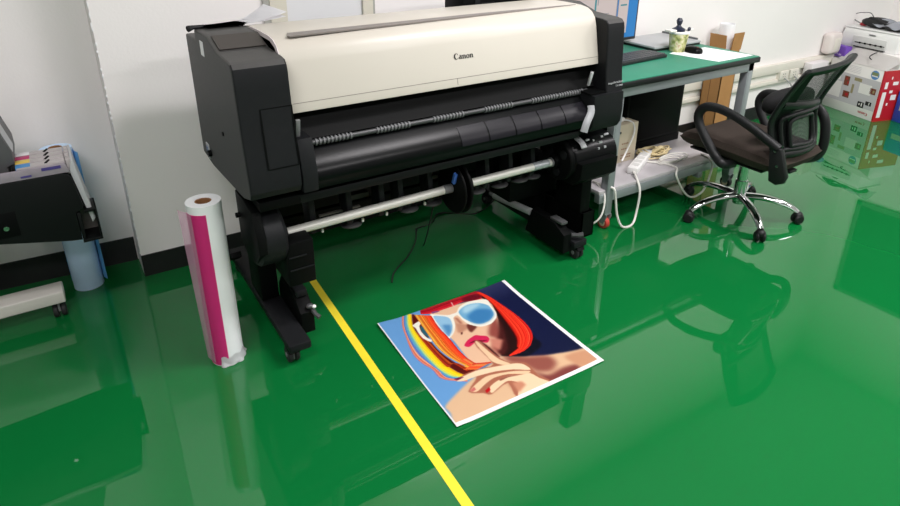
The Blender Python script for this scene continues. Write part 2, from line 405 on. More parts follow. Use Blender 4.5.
G().cyl((.79, .088, .461), (1.24, .088, .461), .0165, 24, .002).m(1).cyl((1.13, .088, .461), (1.215, .088, .461), .0175, 20, .001).cyl((.785, .088, .461), (.81, .088, .461), .022, 20, .002).done('takeup_spindle', [STEEL, mat('clear_sleeve', (176, 180, 184), .25, metal=.2), BLK], PR)
fl = G().cyl((.722, .088, .461), (.732, .088, .461), .102, 40, .003).cyl((.748, .088, .461), (.758, .088, .461), .106, 40, .003).cyl((.73, .088, .461), (.795, .088, .461), .055, 28, .004).done('roll_flange', BLKD, PR)
for k in range(4):
    a = k*PI/2+.5
    o = G().prism([(-.012, .03), (.012, .03), (.008, .098), (-.008, .098)], 0, .757, .765).done('flange_spoke', BLK, fl)
    for v in o.data.vertices:
        y, z = v.co.y+.35-0, v.co.z
        v.co.y = .088+y*math.cos(a)-z*math.sin(a)-.35; v.co.z = .461+y*math.sin(a)+z*math.cos(a)
G().obox((.716, .055, .515), (.006, .008, .024), Matrix.Rotation(.3, 3, 'X'), .002).done('flange_clip', BLUEC, fl)['label'] = 'blue clip'
fr = G().cyl((1.262, .088, .47), (1.288, .088, .47), .094, 40, .004).cyl((1.236, .088, .462), (1.265, .088, .465), .03, 20, .003).done('roll_flange', BLKD, PR)
G().cyl((1.228, .088, .462), (1.24, .088, .462), .021, 16).done('flange_nut', MGREY, fr)
for k in range(3):
    a = 2*PI*k/3+.4
    G().cyl((1.258, .088+.055*math.cos(a), .47+.055*math.sin(a)), (1.266, .088+.055*math.cos(a), .47+.055*math.sin(a)), .02, 14).done('flange_boss', BLK, fr)
mo = G().cyl((1.285, .088, .468), (1.555, .088, .468), .088, 40, .016).done('takeup_motor', BLKG, PR)
for x, z, w in ((1.385, .545, .02), (1.42, .54, .008), (1.445, .53, .02), (1.475, .545, .012), (1.50, .548, .026), (1.465, .51, .012), (1.43, .51, .008)):
    dy = math.sqrt(max(0, .0885**2-(z-.468)**2)); G().box((x, .088-dy-.002, z-.004), (x+w, .088-dy+.004, z+.005)).done('control_mark', LGREY, mo)['label'] = 'pale control marking'
G().tube(bez([(1.345, .06, .560), (1.345, .025, .548), (1.345, .008, .53)]), .016, 8, flat=.5).done('motor_latch', LGREY, mo)
G().prism([(-.035, .475), (-.03, .40), (.02, .36), (.19, .36), (.19, .475)], 0, 1.30, 1.515, .01).done('motor_tray', BLKD, PR)
G().box((1.375, .03, .20), (1.435, .20, .38), .006).done('motor_post', BLKD, PR)
G().box((1.12, .22, .24), (1.40, .38, .36), .008).done('cable_box', BLKD, PR)
# --- stand legs on casters
def caster(x, y, parent, r=.03):
    c = G().cyl((x-.02, y, r), (x-.004, y, r), r, 20, .004).cyl((x+.004, y, r), (x+.02, y, r), r, 20, .004).m(1).box((x-.004, y-.018, .012), (x+.004, y+.018, .05), .002).cyl((x-.0225, y, r), (x+.0225, y, r), .009, 12).m(2).prism([(y-.034, .05), (y-.02, .068), (y+.02, .07), (y+.02, .052)], 0, x-.02, x+.02, .002)
    return c.done('caster', [RUB, MGREY, BLKD], parent)
ll = G().box((-.016, -.05, .062), (.062, .74, .094), .006).done('stand_leg', BLK, PR)
G().box((-.012, .26, .098), (.055, .40, .42), .006).done('leg_column', BLKD, ll)
G().obox((-.02, .60, .13), (.022, .035, .012), Matrix.Rotation(-.6, 3, 'X'), .003).done('leg_clamp', BLKD, ll)
caster(.005, .0, ll); caster(.02, .70, ll)
hb = G().prism([(.06, .045), (.06, .13), (.13, .19), (.26, .19), (.30, .13), (.30, .045)], 0, .066, .118, .005).done('basket_hinge', BLKD, ll)
G().box((.072, .10, .175), (.112, .19, .20), .004).done('hinge_cap', BLK, hb)
G().tube([(.112, .08, .135), (.118, .045, .122), (.126, .03, .115)], [.010, .008, .009], 8).blob((.105, .065, .15), (.014, .012, .01), 10, 6).done('hinge_catch', mat('dull_metal', (84, 85, 86), .4, metal=.4), hb)
G().blob((.117, .055, .15), (.008, .008, .007), 10, 6).done('catch_button', WHITE, hb)
rl = G().box((1.302, -.03, .066), (1.378, .74, .100), .006).done('stand_leg', BLK, PR)
G().box((1.306, .26, .098), (1.372, .42, .42), .006).done('leg_column', BLKD, rl)
caster(1.345, .0, rl); caster(1.335, .68, rl)
hb = G().prism([(-.01, .05), (-.01, .14), (.06, .175), (.22, .175), (.26, .05)], 0, 1.252, 1.300, .005).done('basket_hinge', BLKD, rl)
G().tube([(1.262, .52, .125), (1.268, .24, .15)], [.017, .017], 14).m(1).cyl((1.261, .56, .121), (1.262, .52, .125), .009, 10).done('basket_tube', [LGREY, MGREY], rl)['label'] = 'light grey tube'
G().box((1.262, .02, .175), (1.298, .10, .188), .003).tube([(1.30, .02, .12), (1.33, -.015, .125), (1.35, -.03, .13)], [.010, .009, .012], 8).done('hinge_catch', bpy.data.materials['dull_metal'], hb)
g = G().box((1.385, .02, .075), (1.46, .36, .085), .002)
for a, b_ in (((1.385, .02, .075), (1.391, .36, .20)), ((1.454, .02, .075), (1.46, .36, .20)), ((1.385, .02, .075), (1.46, .026, .20)), ((1.385, .354, .075), (1.46, .36, .20))): g.box(a, b_)
g.done('side_bin', BLKD, PR)
G().box((.05, .36, .30), (1.32, .40, .38), .004).done('stand_crossbar', BLKD, PR)
# rear roll cover that rises behind the ivory lid
G().prism([(.44, 1.06), (.44, 1.13), (.50, 1.175), (.56, 1.175), (.585, 1.13), (.585, .90), (.44, .90)], 0, 1.0, 1.395, .006).m(1).box((1.06, .436, 1.07), (1.085, .442, 1.16)).box((1.09, .43, 1.062), (1.16, .445, 1.10)).done('rear_roll_cover', [BLKD, BLK], PR)
G().box((.10, .42, .62), (1.395, .575, 1.058), .006).done('rear_body', BLK, PR)
# loose sheets on the printer's top
def lie(z0, f0, f1, dx):
    return lambda u, v: (-.05+dx+(.275-.05*v)*u, .385+.03*v+.07*u*v, z0+max(0, (u-.55)/.45)**1.3*(f0+f1*v))
tag(G().sheet(lie(1.1095, .012, .020, 0), 16, 5, .0008).done('paper_sheet', PAPER, at=(.1, .45, 1.107)), 'lower white paper sheet lying on the printer top at its left end', 'paper')
tag(G().sheet(lie(1.1112, .026, .018, .004), 16, 5, .0008).done('paper_sheet', PAPER, at=(.12, .47, 1.112)), 'upper white paper sheet with raised curled corner on the printer top', 'paper')
# black lead on the floor under the printer
tag(G().tube(bez([(.69, .17, .36), (.80, .45, .006), (.86, .62, .005), (.80, .52, .005), (.70, .41, .005), (.58, .32, .005), (.53, .25, .005)]), .003, 6).tube(bez([(.86, .62, .005), (.95, .63, .006), (1.05, .70, .006), (1.2, .6, .006), (1.26, .52, .10)]), .003, 6).done('power_cable', RUB, at=(.7, .4, 0)), 'thin black cable trailing on the green floor beneath the large printer', 'cable')

# ------------------------------------------------------------------ at the left: small printer on a T-foot stand
LP = thing('compact_printer', 'black compact printer at the left edge with open front tray and cartridge bay', 'printer', (-.78, .62, .40))
PANEL = mat('matte_black_panel', (17, 19, 19), .5, spec=.15)
pan = [(-1.06, .50), (-1.06, .657), (-.548, .657), (-.530, .650), (-.522, .632), (-.508, .53), (-.512, .515), (-.534, .508), (-.534, .404), (-.567, .408), (-.765, .452)]
G().prism(pan, 1, .50, .60, .004).done('body', PANEL, LP)
G().prism([(-1.06, .46), (-1.06, .64), (-.524, .64), (-.497, .44), (-.60, .43)], 1, .601, .78, .004).done('rear_body', BLKD, LP)
VIO = mat('smoky_violet_lip', (142, 134, 142), .25, var=.12, scale=18)
lp_ = G().prism([(-1.06, .657), (-1.06, .672), (-.90, .690), (-.532, .690), (-.522, .657)], 1, .503, .513, .002).done('bay_lip', VIO, LP); lp_['label'] = 'smoky translucent lip'
G().box((-.60, .5015, .676), (-.545, .504, .686)).box((-.66, .5015, .664), (-.63, .504, .670)).done('lip_print', [mat('lip_violet', (66, 56, 120), .5)], lp_)
G().prism([(-.524, .655), (-.514, .690), (-.508, .69), (-.480, .47), (-.492, .455)], 1, .515, .70, .003).done('bay_side', LGREY, LP)
g = G()
for a, b_ in (((-.533, .495, .394), (-.472, .60, .404)), ((-.478, .495, .394), (-.472, .60, .512)), ((-.533, .594, .394), (-.472, .60, .512)), ((-.533, .500, .394), (-.522, .60, .506)), ((-.51, .500, .502), (-.472, .60, .512))): g.box(a, b_, .0015)
g.m(1).box((-.522, .585, .404), (-.478, .5945, .502)); g.done('waste_bin', [PANEL, mat('bin_lining', (120, 116, 112), .7, var=.1)], LP)
G().prism([(-1.06, .64), (-1.06, .868), (-.712, .868), (-.700, .858), (-.668, .74), (-.668, .70), (-.690, .69), (-.690, .64)], 1, .55, .78, .008).done('top_unit', mat('dusty_black', (74, 74, 75), .5), LP)
G().prism([(-.6895, .815), (-.6865, .815), (-.6655, .735), (-.669, .735)], 1, .57, .66).done('side_sticker', LGREY, LP)
G().box((-1.05, .4985, .47), (-.70, .503, .56), .003).done('latch_recess', BLKD, LP)
G().cyl((-.735, .494, .505), (-.735, .502, .505), .008, 14).done('latch_knob', SILV, LP)['label'] = 'small silver knob'
CART = mat('cartridge_grey', (166, 160, 160), .4)
names = (('cyan', (60, 125, 180)), ('yellow', (205, 176, 80)), ('magenta', (170, 40, 95)), ('white', (210, 208, 210)))
for i, (nm, c) in enumerate(names):
    y = .517+i*.0405
    ct = thing('ink_cartridge', 'grey ink cartridge with a %s end label in the compact printer, %s' % (nm, ('nearest the front', 'second from the front', 'third from the front', 'farthest back')[i]), 'cartridge', (-.58, y+.018, .642), group='ink cartridges in the compact printer')
    G().box((-.668, y, .641), (-.530, y+.034, .695), .003).box((-.529, y+.002, .645), (-.515, y+.032, .697), .003).done('case', CART, ct)
    G().box((-.669, y+.001, .645), (-.628, y+.033, .6962), .001).done('end_label', mat('label_'+nm, c, .5), ct)['label'] = nm + ' label'
    G().cyl((-.585, y+.004, .694), (-.575, y+.030, .694), .0045, 8).done('clip', BLKD, ct)
G_ = thing('printer_stand', 'pale grey stand foot with a black caster under the compact printer', 'stand', (-.85, .74, 0))
BEIGE = mat('beige_metal', (206, 202, 194), .4)
G().box((-1.2, .695, .072), (-.640, .785, .122), .006, 3).done('foot_beam', BEIGE, G_)
G().box((-1.08, .71, .11), (-1.0, .77, .45), .004).done('post', BEIGE, G_)
g = G()
for x in (-.682, -.655): g.cyl((x-.009, .735, .028), (x+.009, .735, .028), .028, 20, .004)
g.m(1).box((-.672, .715, .03), (-.665, .755, .078)).cyl((-.69, .735, .028), (-.647, .735, .028), .009, 10); g.done('caster', [RUB, MGREY], G_)

# ------------------------------------------------------------------ rolls of film
CORE = mat('cardboard_core', (140, 96, 58), .8, var=.12, scale=60)
FILM = mat('blue_film', (196, 222, 250), .35, var=.04, scale=6)
FILMD = mat('blue_film_edge', (100, 170, 225), .35)
BR = thing('film_roll', 'roll of pale blue film standing on the floor behind the compact printer', 'roll', (-.555, .925, 0))
g = G().m(0).ring((-.555, .925, 0), (0,0,1), .024, .056, .612, 40); g.done('roll_body', FILM, BR)
G().ring((-.555, .925, .002), (0,0,1), .019, .0235, .614, 28).done('core', CORE, BR)['label'] = 'brown cardboard core'
sp = [(-.555+.0575*math.cos(a), .925+.0575*math.sin(a)) for a in [PI*.95-k*PI*.95/14 for k in range(15)]]
sp += [(-.497, .90), (-.490, .88), (-.486, .872)]
g = G()
for (x0, y0), (x1, y1) in zip(sp, sp[1:]):
    g.quad((x0, y0, .03), (x1, y1, .03), (x1, y1, .598), (x0, y0, .598))
bmesh.ops.remove_doubles(g.bm, verts=g.bm.verts, dist=1e-5)
bmesh.ops.solidify(g.bm, geom=g.bm.faces[:], thickness=.001); g.done('loose_flap', FILMD, BR)['label'] = 'deeper blue loose flap'

MAG = mat('magenta_film', (242, 66, 156), .35)
ROLLW = mat('white_wrap', (238, 239, 241), .35, var=.015, scale=10)
RX, RY = -.184, .141
MR = thing('film_roll', 'white wrapped roll with a magenta stripe standing on the green floor beside the large printer', 'roll', (RX, RY, 0))
G().ring((RX, RY, 0), (0,0,1), .026, .0545, .612, 48).done('roll_body', ROLLW, MR)
G().ring((RX, RY, .003), (0,0,1), .0215, .0262, .607, 28).done('core', CORE, MR)['label'] = 'brown cardboard core'
def band(a0, a1, z0, z1, r, n=18, th=.0008):
    def f(u, v):
        a = math.radians(a0+(a1-a0)*u); return (RX+r*math.cos(a), RY+r*math.sin(a), z0+(z1-z0)*v)
    return G().sheet(f, n, 6, th)
band(176, 262, .004, .585, .0556).done('magenta_sheet', MAG, MR)['label'] = 'magenta stripe'
WRAP = see_through('clear_wrap', (246, 190, 220), .5, .2)
def wrapf(u, v):
    a = math.radians(214-40*u); e = max(0, u-.45)*.030*(.35+.65*v)
    return (RX+.0575*math.cos(a)-e*1.3, RY+.0575*math.sin(a)+e*.2, .01+.575*v+.01*u)
G().sheet(wrapf, 12, 10, .0006).done('wrap_flap', WRAP, MR)['label'] = 'clear peeling wrap'
def crf(u, v):
    a = math.radians(236+150*u); w = math.sin(u*31)*.003+math.sin(u*17+v*9)*.003
    return (RX+(.0555+(.007+w*.8)*(1-v)**2)*math.cos(a), RY+(.0555+(.007+w*.8)*(1-v)**2)*math.sin(a), +.002+.036*v+.004*math.sin(u*23)*v)
G().sheet(crf, 44, 6, .0008).done('crumpled_wrap', mat('crumpled_film', (232, 233, 234), .25), MR, smooth=20)['label'] = 'crumpled white wrap at the foot'

# ------------------------------------------------------------------ the printed poster on the floor
ART = json.loads('''[["f",[21,159,146,223,242,262,296,279,429,323,484,290,508,361,551,324,639,266,725,221,807,195,873,173,941,155,991,139,1072,-3,940,-62,529,-47,257,-49,51,-40,-14,-12,19,98],[226,186,148],6],["f",[526,344,637,263,751,202,753,130,681,91,607,135,582,218,521,268],[150,84,72],14],["f",[587,147,646,72,750,78,854,57,806,4,613,21,605,70],[128,62,58],12],["f",[834,153,978,125,995,29,871,19,835,82],[205,150,115],10],["f",[417,136,496,103,538,59,421,16,408,85],[190,120,95],10],["f",[790,422,786,377,789,313,739,283,640,268,550,322,508,361,625,411],[14,14,28],5],["f",[737,966,779,960,760,797,758,635,731,451,655,349,681,362,582,310,505,356,480,407,599,521,613,505,701,741,742,903],[38,14,14],3],["f",[346,929,423,937,522,932,632,923,742,903,762,815,713,680,652,547,612,459,570,400,555,378,515,357,484,290,429,323,339,376,330,453,340,597,338,677],[236,192,158],3],["f",[707,719,678,614,620,486,570,400,555,378,515,357,502,439,528,454,581,500,555,541,601,610],[150,75,66],12],["f",[712,663,667,538,591,387,565,371,519,348,516,386,582,468,600,553,598,499],[70,24,24],9],["f",[544,522,609,467,535,390,514,447],[205,130,110],8],["f",[463,814,451,752,497,707,474,671,407,661,429,731],[196,140,112],6],["f",[501,713,542,663,511,640,478,627,478,668],[110,52,44],4],["f",[422,661,434,659,422,640,410,640],[95,40,34],2],["f",[465,816,482,802,482,733,463,736],[170,105,84],5],["f",[373,540,419,574,485,591,508,572,540,549,541,517,511,491,484,512,463,540,434,527,391,514],[214,38,84],2],["f",[408,542,459,550,494,526,525,511,487,515,458,533],[120,16,40],2],["f",[475,532,493,475,499,396,499,338,485,361,478,424],[70,20,20],4],["l",[295,960,348,933,419,930,520,928,607,936,671,916,740,901],[315,1008,391,1012,473,1025,550,1025,640,1009,731,1009,773,968],14,[[215,40,52],[190,16,38],[150,12,32],[200,30,50]],28],["f",[629,972,729,971,751,917,680,912,610,941],[110,12,30],5],["f",[365,945,404,940,420,921,363,924],[140,70,120],2],["f",[534,976,541,968,527,913,521,920],[235,180,170],1],["l",[741,979,759,912,760,797,735,649,712,527,685,431,634,362,641,356,554,328],[769,978,800,888,819,752,832,617,822,486,787,401,739,351,724,337,642,311,552,318],26,[[120,12,12],[225,34,20],[248,60,36],[232,30,20],[255,70,45],[215,28,26]],30],["l",[181,1008,133,911,105,809,77,696,64,607,75,522,101,451,103,369,146,318,225,261],[195,999,147,903,110,761,97,616,116,511,142,426,146,348,202,306,231,276],8,[[120,110,190],[236,150,116],[225,110,90],[240,170,130],[110,120,180]],18],["l",[196,1009,145,904,111,769,100,622,114,491,128,434,135,361,170,321,212,300],[219,1003,167,891,139,752,129,597,136,465,139,432,172,346,225,305],10,[[84,96,180],[90,150,205],[110,185,190],[150,205,160]],14],["l",[219,1003,167,891,139,752,129,597,136,465,139,432,172,346,225,305],[243,992,190,860,177,721,178,590,184,436,188,452,216,360,250,309],12,[[190,215,120],[250,222,50],[255,214,20],[250,190,40]],14],["f",[248,992,255,907,217,697,218,559,244,442,282,350,292,391,324,323,256,303,216,360,188,452,184,436,178,590,177,721,190,860],[92,16,14],3],["l",[183,798,177,659,179,524,192,417,229,442,267,336],[201,795,204,673,208,543,224,440,256,425,294,334],3,[[210,70,30],[120,20,14],[230,110,40]],20],["f",[194,881,259,901,258,873,229,853,212,794,214,727,229,687,212,678,189,733,190,794,197,848],[246,242,226],1],["f",[235,853,242,809,227,715,214,760,217,807],[40,96,110],1],["f",[510,857,556,898,644,917,759,878,748,808,733,721,699,671,635,637,562,646,513,700,499,761,498,825,460,815,432,746,385,683,327,645,330,676,338,916,398,892,442,859,477,855],[247,243,228],1],["f",[521,850,571,882,633,889,696,866,732,814,721,743,700,706,645,672,580,670,540,709,514,776],[118,178,214],2],["f",[544,782,640,815,718,767,700,706,645,672,580,670,540,709],[62,128,182],10],["f",[570,876,641,885,698,854,628,831,545,818],[170,212,232],9],["f",[353,895,391,879,429,845,434,805,413,749,379,703,334,665,338,769],[150,196,226],2],["f",[360,789,407,761,379,703,334,665],[84,142,190],8],["l",[257,976,248,885,233,727,225,607,242,486,285,369,263,391,304,335],[347,911,327,769,330,653,323,508,336,391,373,345,353,368,431,325],30,[[245,150,50],[252,176,70],[236,110,36],[246,140,50],[232,84,30],[240,70,30],[226,50,26],[206,34,20]],32],["l",[278,436,302,352,256,363,321,318],[326,436,346,361,329,375,435,331],10,[[240,120,50],[225,60,30],[250,150,80],[200,40,24]],30],["f",[448,542,475,532,488,366,520,272,601,221,597,101,621,22,394,8,414,138,284,109,251,140,185,191,290,270,170,298,240,323,331,319,429,309,432,489],[172,104,80],3],["f",[452,539,464,523,471,413,485,325,518,262,474,275,438,329,439,403,440,494],[240,204,164],2],["f",[174,296,224,311,327,312,424,287,536,253,580,219,587,158,506,211,408,250,291,272,212,277],[247,216,180],2],["f",[200,193,246,218,333,244,405,231,497,200,578,152,543,144,456,195,372,211,302,195,239,170,215,171],[240,204,164],2],["f",[288,125,304,159,362,180,445,181,512,154,567,138,588,78,618,19,541,7,394,8,462,101,423,150,358,137,300,117],[246,212,174],2],["f",[434,126,487,108,490,74,419,42],[206,140,110],5],["f",[392,186,445,181,504,156,440,173,386,171],[150,90,72],2],["f",[168,321,199,316,228,303,182,299],[104,28,74],1],["f",[270,151,307,164,296,138,267,131],[192,10,22],1],["f",[198,194,233,208,232,183,206,179],[206,110,104],1]]''')
NP = 300; SS = 2; R_ = NP*SS
def inside(poly, X, Y):
    n = len(poly); c = np.zeros(X.shape, bool); j = n-1
    for i in range(n):
        xi, yi = poly[i]; xj, yj = poly[j]
        if yi != yj:
            c ^= ((yi > Y) != (yj > Y)) & (X < (xj-xi)*(Y-yi)/(yj-yi)+xi)
        j = i
    return c
img = np.zeros((R_, R_, 3))
gu, gv = np.meshgrid((np.arange(R_)+.5)/R_, (np.arange(R_)+.5)/R_)      # [v, u]
t = np.clip((gu-.30)/.35, 0, 1)[..., None]
img[:] = np.array([104, 158, 212])*(1-t)+np.array([24, 28, 66])*t
t2 = np.clip(gu*1.2-gv*.9, 0, 1)[..., None]; img[:] = img*(1-.45*t2)+np.array([8, 18, 44])*.45*t2
t3 = np.clip((gv-.82)/.18, 0, 1)[..., None]*np.clip((gu-.6)/.2, 0, 1)[..., None]; img[:] = img*(1-.4*t3)+np.array([84, 90, 128])*.4*t3
def blur(a, k):
    if k < 1: return a
    for ax in (0, 1):
        for _ in range(2):
            p = np.pad(a, [(k, k) if i == ax else (0, 0) for i in range(2)], mode='edge'); cs = np.cumsum(p, axis=ax)
            cs = np.concatenate([np.zeros_like(cs.take([0], axis=ax)), cs], axis=ax)
            n = a.shape[ax]; a = (cs.take(range(2*k+1, 2*k+1+n), axis=ax)-cs.take(range(0, n), axis=ax))/(2*k+1)
    return a
def paint(poly, col, soft):
    P = [(x/1000*R_, y/1000*R_) for x, y in poly]; pad = int(soft*4+3)
    x0 = int(max(0, min(p[0] for p in P)-pad)); x1 = int(min(R_, max(p[0] for p in P)+pad+1))
    y0 = int(max(0, min(p[1] for p in P)-pad)); y1 = int(min(R_, max(p[1] for p in P)+pad+1))
    if x1 <= x0 or y1 <= y0: return
    Y, X = np.mgrid[y0:y1, x0:x1]; a = inside(P, X+.5, Y+.5).astype(float)
    a = blur(a, int(round(soft)))[..., None]
    img[y0:y1, x0:x1] = img[y0:y1, x0:x1]*(1-a)+np.array(col, float)*a
def soften(p):
    if len(p) < 5: return p
    out = []; n = len(p)
    for i in range(n):
        a, b_, c, d = (np.array(p[(i+k) % n], float) for k in (-1, 0, 1, 2))
        if max(abs(b_-c).max(), 1) > 260: out.append(tuple(b_)); continue
        for t in (0, .34, .67): out.append(tuple(.5*(2*b_+(c-a)*.8*t+((2*b_-2*b_)+(-(c-a)*1.6+6*(c-b_)-(d-b_)*.8))*t*t+((c-a)*.8-4*(c-b_)+(d-b_)*.8)*t**3)))
    return out
def resamp(c, n):
    P = [Vector((c[i], c[i+1], 0)) for i in range(0, len(c), 2)]
    P = bez(P, 8); d = [0]
    for a, b_ in zip(P, P[1:]): d.append(d[-1]+(b_-a).length)
    out = []
    for i in range(n):
        q = d[-1]*i/(n-1); k = max(j for j in range(len(d)) if d[j] <= q+1e-9); k = min(k, len(P)-2)
        f = (q-d[k])/max(1e-9, d[k+1]-d[k]); out.append(P[k].lerp(P[k+1], min(1, f)))
    return out
rnd = random.Random(11)
for it in ART:
    if it[0] == 'f':
        paint(soften([(it[1][i], it[1][i+1]) for i in range(0, len(it[1]), 2)]), it[2], it[3]*.7)
    else:
        a, b_, n, cols, jit = it[1:]; n = int(n*1.8); A_ = resamp(a, 26); B_ = resamp(b_, 26)
        for k in range(n):
            f = (k+.5)/n*(len(cols)-1); i0 = int(f); i1 = min(i0+1, len(cols)-1)
            j = rnd.uniform(-jit, jit)*1.5
            c = [max(0, min(255, cols[i0][q]*(1-f+i0)+cols[i1][q]*(f-i0)+j*(1, .8, .5)[q])) for q in range(3)]
            e0 = k/n-.3/n; e1 = (k+1)/n+.3/n
            L0 = [p.lerp(q, e0) for p, q in zip(A_, B_)]; L1 = [p.lerp(q, e1) for p, q in zip(A_, B_)]
            paint([(p.x, p.y) for p in L0]+[(p.x, p.y) for p in L1[::-1]], c, 0)
# white paper margin
for msk in (gu < .008, gu > .974, gv < .027): img[msk] = (246, 246, 246)
small = img.reshape(NP, SS, NP, SS, 3).mean((1, 3))/255
small = np.where(small <= .04045, small/12.92, ((small+.055)/1.055)**2.4)*.8
c00, c10, c11, c01 = (Vector(p) for p in ((.320, -.578, 0), (.930, -.594, 0), (.944, .008, 0), (.345, .018, 0)))
bm = bmesh.new(); VV = []
for j in range(NP+1):
    row = []
    for i in range(NP+1):
        u, v = i/NP, j/NP
        p = (c00*(1-u)+c10*u)*(1-v)+(c01*(1-u)+c11*u)*v
        z = .0025+.008*math.exp(-((u/.10)**2+((1-v)/.35)**2))+.004*math.exp(-((u/.07)**2+(v/.22)**2))+.006*math.exp(-(((1-u)/.14)**2+((1-v)/.12)**2))+.003*math.exp(-(((1-u)/.10)**2+(v/.16)**2))
        row.append(bm.verts.new((p.x, p.y, z)))
    VV.append(row)
for j in range(NP):
    for i in range(NP): bm.faces.new((VV[j][i], VV[j][i+1], VV[j+1][i+1], VV[j+1][i]))
off = Vector((.63, -.29, 0)); bmesh.ops.translate(bm, vec=-off, verts=bm.verts)
me = bpy.data.meshes.new('poster'); bm.to_mesh(me); bm.free()
at = me.color_attributes.new('print', 'FLOAT_COLOR', 'CORNER')
idx = np.zeros((NP, NP, 4, 4), np.float32); idx[..., 3] = 1; idx[..., :3] = small[:, :, None, :]
at.data.foreach_set('color', idx.ravel())
PM = mat('photo_print', (255, 255, 255), .32, spec=.35); nt = PM.node_tree
ca = nt.nodes.new('ShaderNodeVertexColor'); ca.layer_name = 'print'; nt.links.new(ca.outputs['Color'], nt.nodes['Principled BSDF'].inputs['Base Color'])
me.materials.append(PM); me.shade_smooth()
po = bpy.data.objects.new('poster', me); COL.objects.link(po); po.location = off
sm = po.modifiers.new('thickness', 'SOLIDIFY'); sm.thickness = .0006; sm.offset = -1
tag(po, 'square photo poster of a red haired woman in white sunglasses lying on the green floor', 'poster')

# ------------------------------------------------------------------ desk and what is on it
TYRE = mat('red_tyre', (176, 60, 48), .5)
MATG = mat('green_desk_mat', (40, 124, 98), .5, var=.05, scale=10)
EDGE = mat('black_edging', (18, 19, 20), .45)
FRAME = mat('grey_steel_frame', (144, 150, 152), .38, metal=.35, var=.04, scale=20)
SHELF = mat('laminate_shelf', (182, 178, 180), .35, var=.09, scale=9)
DZ = .756
DK = thing('workbench', 'steel framed workbench with a green top and black edging beside the large printer', 'desk', (2.1, .45, 0))
G().box((1.56, .10, DZ-.032), (2.668, .76, DZ-.004), .004).done('desktop', EDGE, DK)
G().box((1.564, .106, DZ-.006), (2.662, .754, DZ), .001).done('desk_mat', MATG, DK)['label'] = 'green mat surface'
g = G().box((1.58, .115, DZ-.078), (2.645, .155, DZ-.032), .003).box((1.58, .70, DZ-.078), (2.645, .74, DZ-.032), .003).box((1.58, .155, DZ-.075), (1.62, .70, DZ-.032)).box((2.605, .155, DZ-.075), (2.645, .70, DZ-.032))
g.done('top_rail', FRAME, DK)
for x, y in ((1.640, .122), (2.6, .115), (1.640, .695), (2.6, .695)):
    lg = G().box((x, y, .085), (x+.045, y+.045, DZ-.032), .003).box((x+.008, y-.0015, .09), (x+.013, y+.01, DZ-.08)).done('leg', FRAME, DK)
    cx, cy = x+.022, y+.022
    G().m(0).prism([(cy-.03, .085), (cy+.022, .085), (cy+.022, .075), (cy+.01, .03), (cy-.012, .03), (cy-.03, .07)], 0, cx-.018, cx-.014).prism([(cy-.03, .085), (cy+.022, .085), (cy+.022, .075), (cy+.01, .03), (cy-.012, .03), (cy-.03, .07)], 0, cx+.014, cx+.018).box((cx-.02, cy-.022, .078), (cx+.02, cy+.022, .086)).m(1).cyl((cx-.013, cy, .032), (cx+.013, cy, .032), .032, 22, .003).m(2).cyl((cx-.0135, cy, .032), (cx+.0135, cy, .032), .019, 16).done('caster', [FRAME, TYRE if y < .2 and x < 2 else RUB, mat('cream_hub', (222, 205, 180), .5)], lg)
G().box((1.60, .135, .195), (2.655, .73, .213), .002).done('shelf', SHELF, DK)['label'] = 'pale laminate shelf'
G().box((1.60, .13, .148), (2.65, .165, .195), .003).box((1.60, .70, .148), (2.65, .735, .195), .003).box((1.66, .165, .15), (1.69, .70, .195)).box((2.56, .165, .15), (2.60, .70, .195)).box((2.34, .127, .12), (2.375, .165, .15), .002).done('shelf_rail', FRAME, DK)
# monitor
BEZ = mat('monitor_bezel', (20, 21, 24), .4)
def glow(name, rgb, e):
    m_ = mat(name, [c*.25 for c in rgb], .3); b_ = m_.node_tree.nodes['Principled BSDF']
    b_.inputs['Emission Color'].default_value = (*lin(rgb), 1); b_.inputs['Emission Strength'].default_value = e; return m_
MO = thing('monitor', 'black bezelled computer monitor showing a blue desktop, standing on the green workbench', 'monitor', (2.0, .66, DZ))
G().box((1.735, .64, .795), (2.298, .665, 1.125), .004).done('bezel', BEZ, MO)
SCR = glow('screen_blue', (30, 130, 205), .8); WIN = glow('screen_window', (214, 198, 194), .8); WNG = glow('screen_frame', (150, 150, 158), .7); TEA = glow('screen_teal', (70, 160, 170), .6)
sc_ = G().m(0).box((1.748, .6385, .812), (2.285, .6402, 1.112)).m(1).box((1.76, .6375, .86), (2.122, .6386, 1.10)).box((2.136, .6375, .838), (2.212, .6386, 1.10)).m(2).box((2.122, .637, .86), (2.128, .6386, 1.10)).box((1.98, .637, 1.0), (1.985, .6386, 1.10)).box((2.136, .637, .838), (2.1385, .6386, 1.10)).m(3).box((2.152, .637, .985), (2.20, .6386, .993)).box((1.96, .637, .97), (1.972, .6386, 1.10)).box((1.80, .637, 1.06), (1.95, .6386, 1.07)).m(2).box((2.04, .637, .952), (2.07, .6386, .955))
sc_.done('screen', [SCR, WIN, WNG, TEA], MO)['label'] = 'lit blue screen with pale windows'
G().box((1.96, .672, .76), (2.06, .69, .98), .004).box((1.90, .60, DZ+.0005), (2.12, .73, DZ+.009), .003).box((1.97, .66, .90), (2.05, .675, 1.0)).done('stand', BEZ, MO)
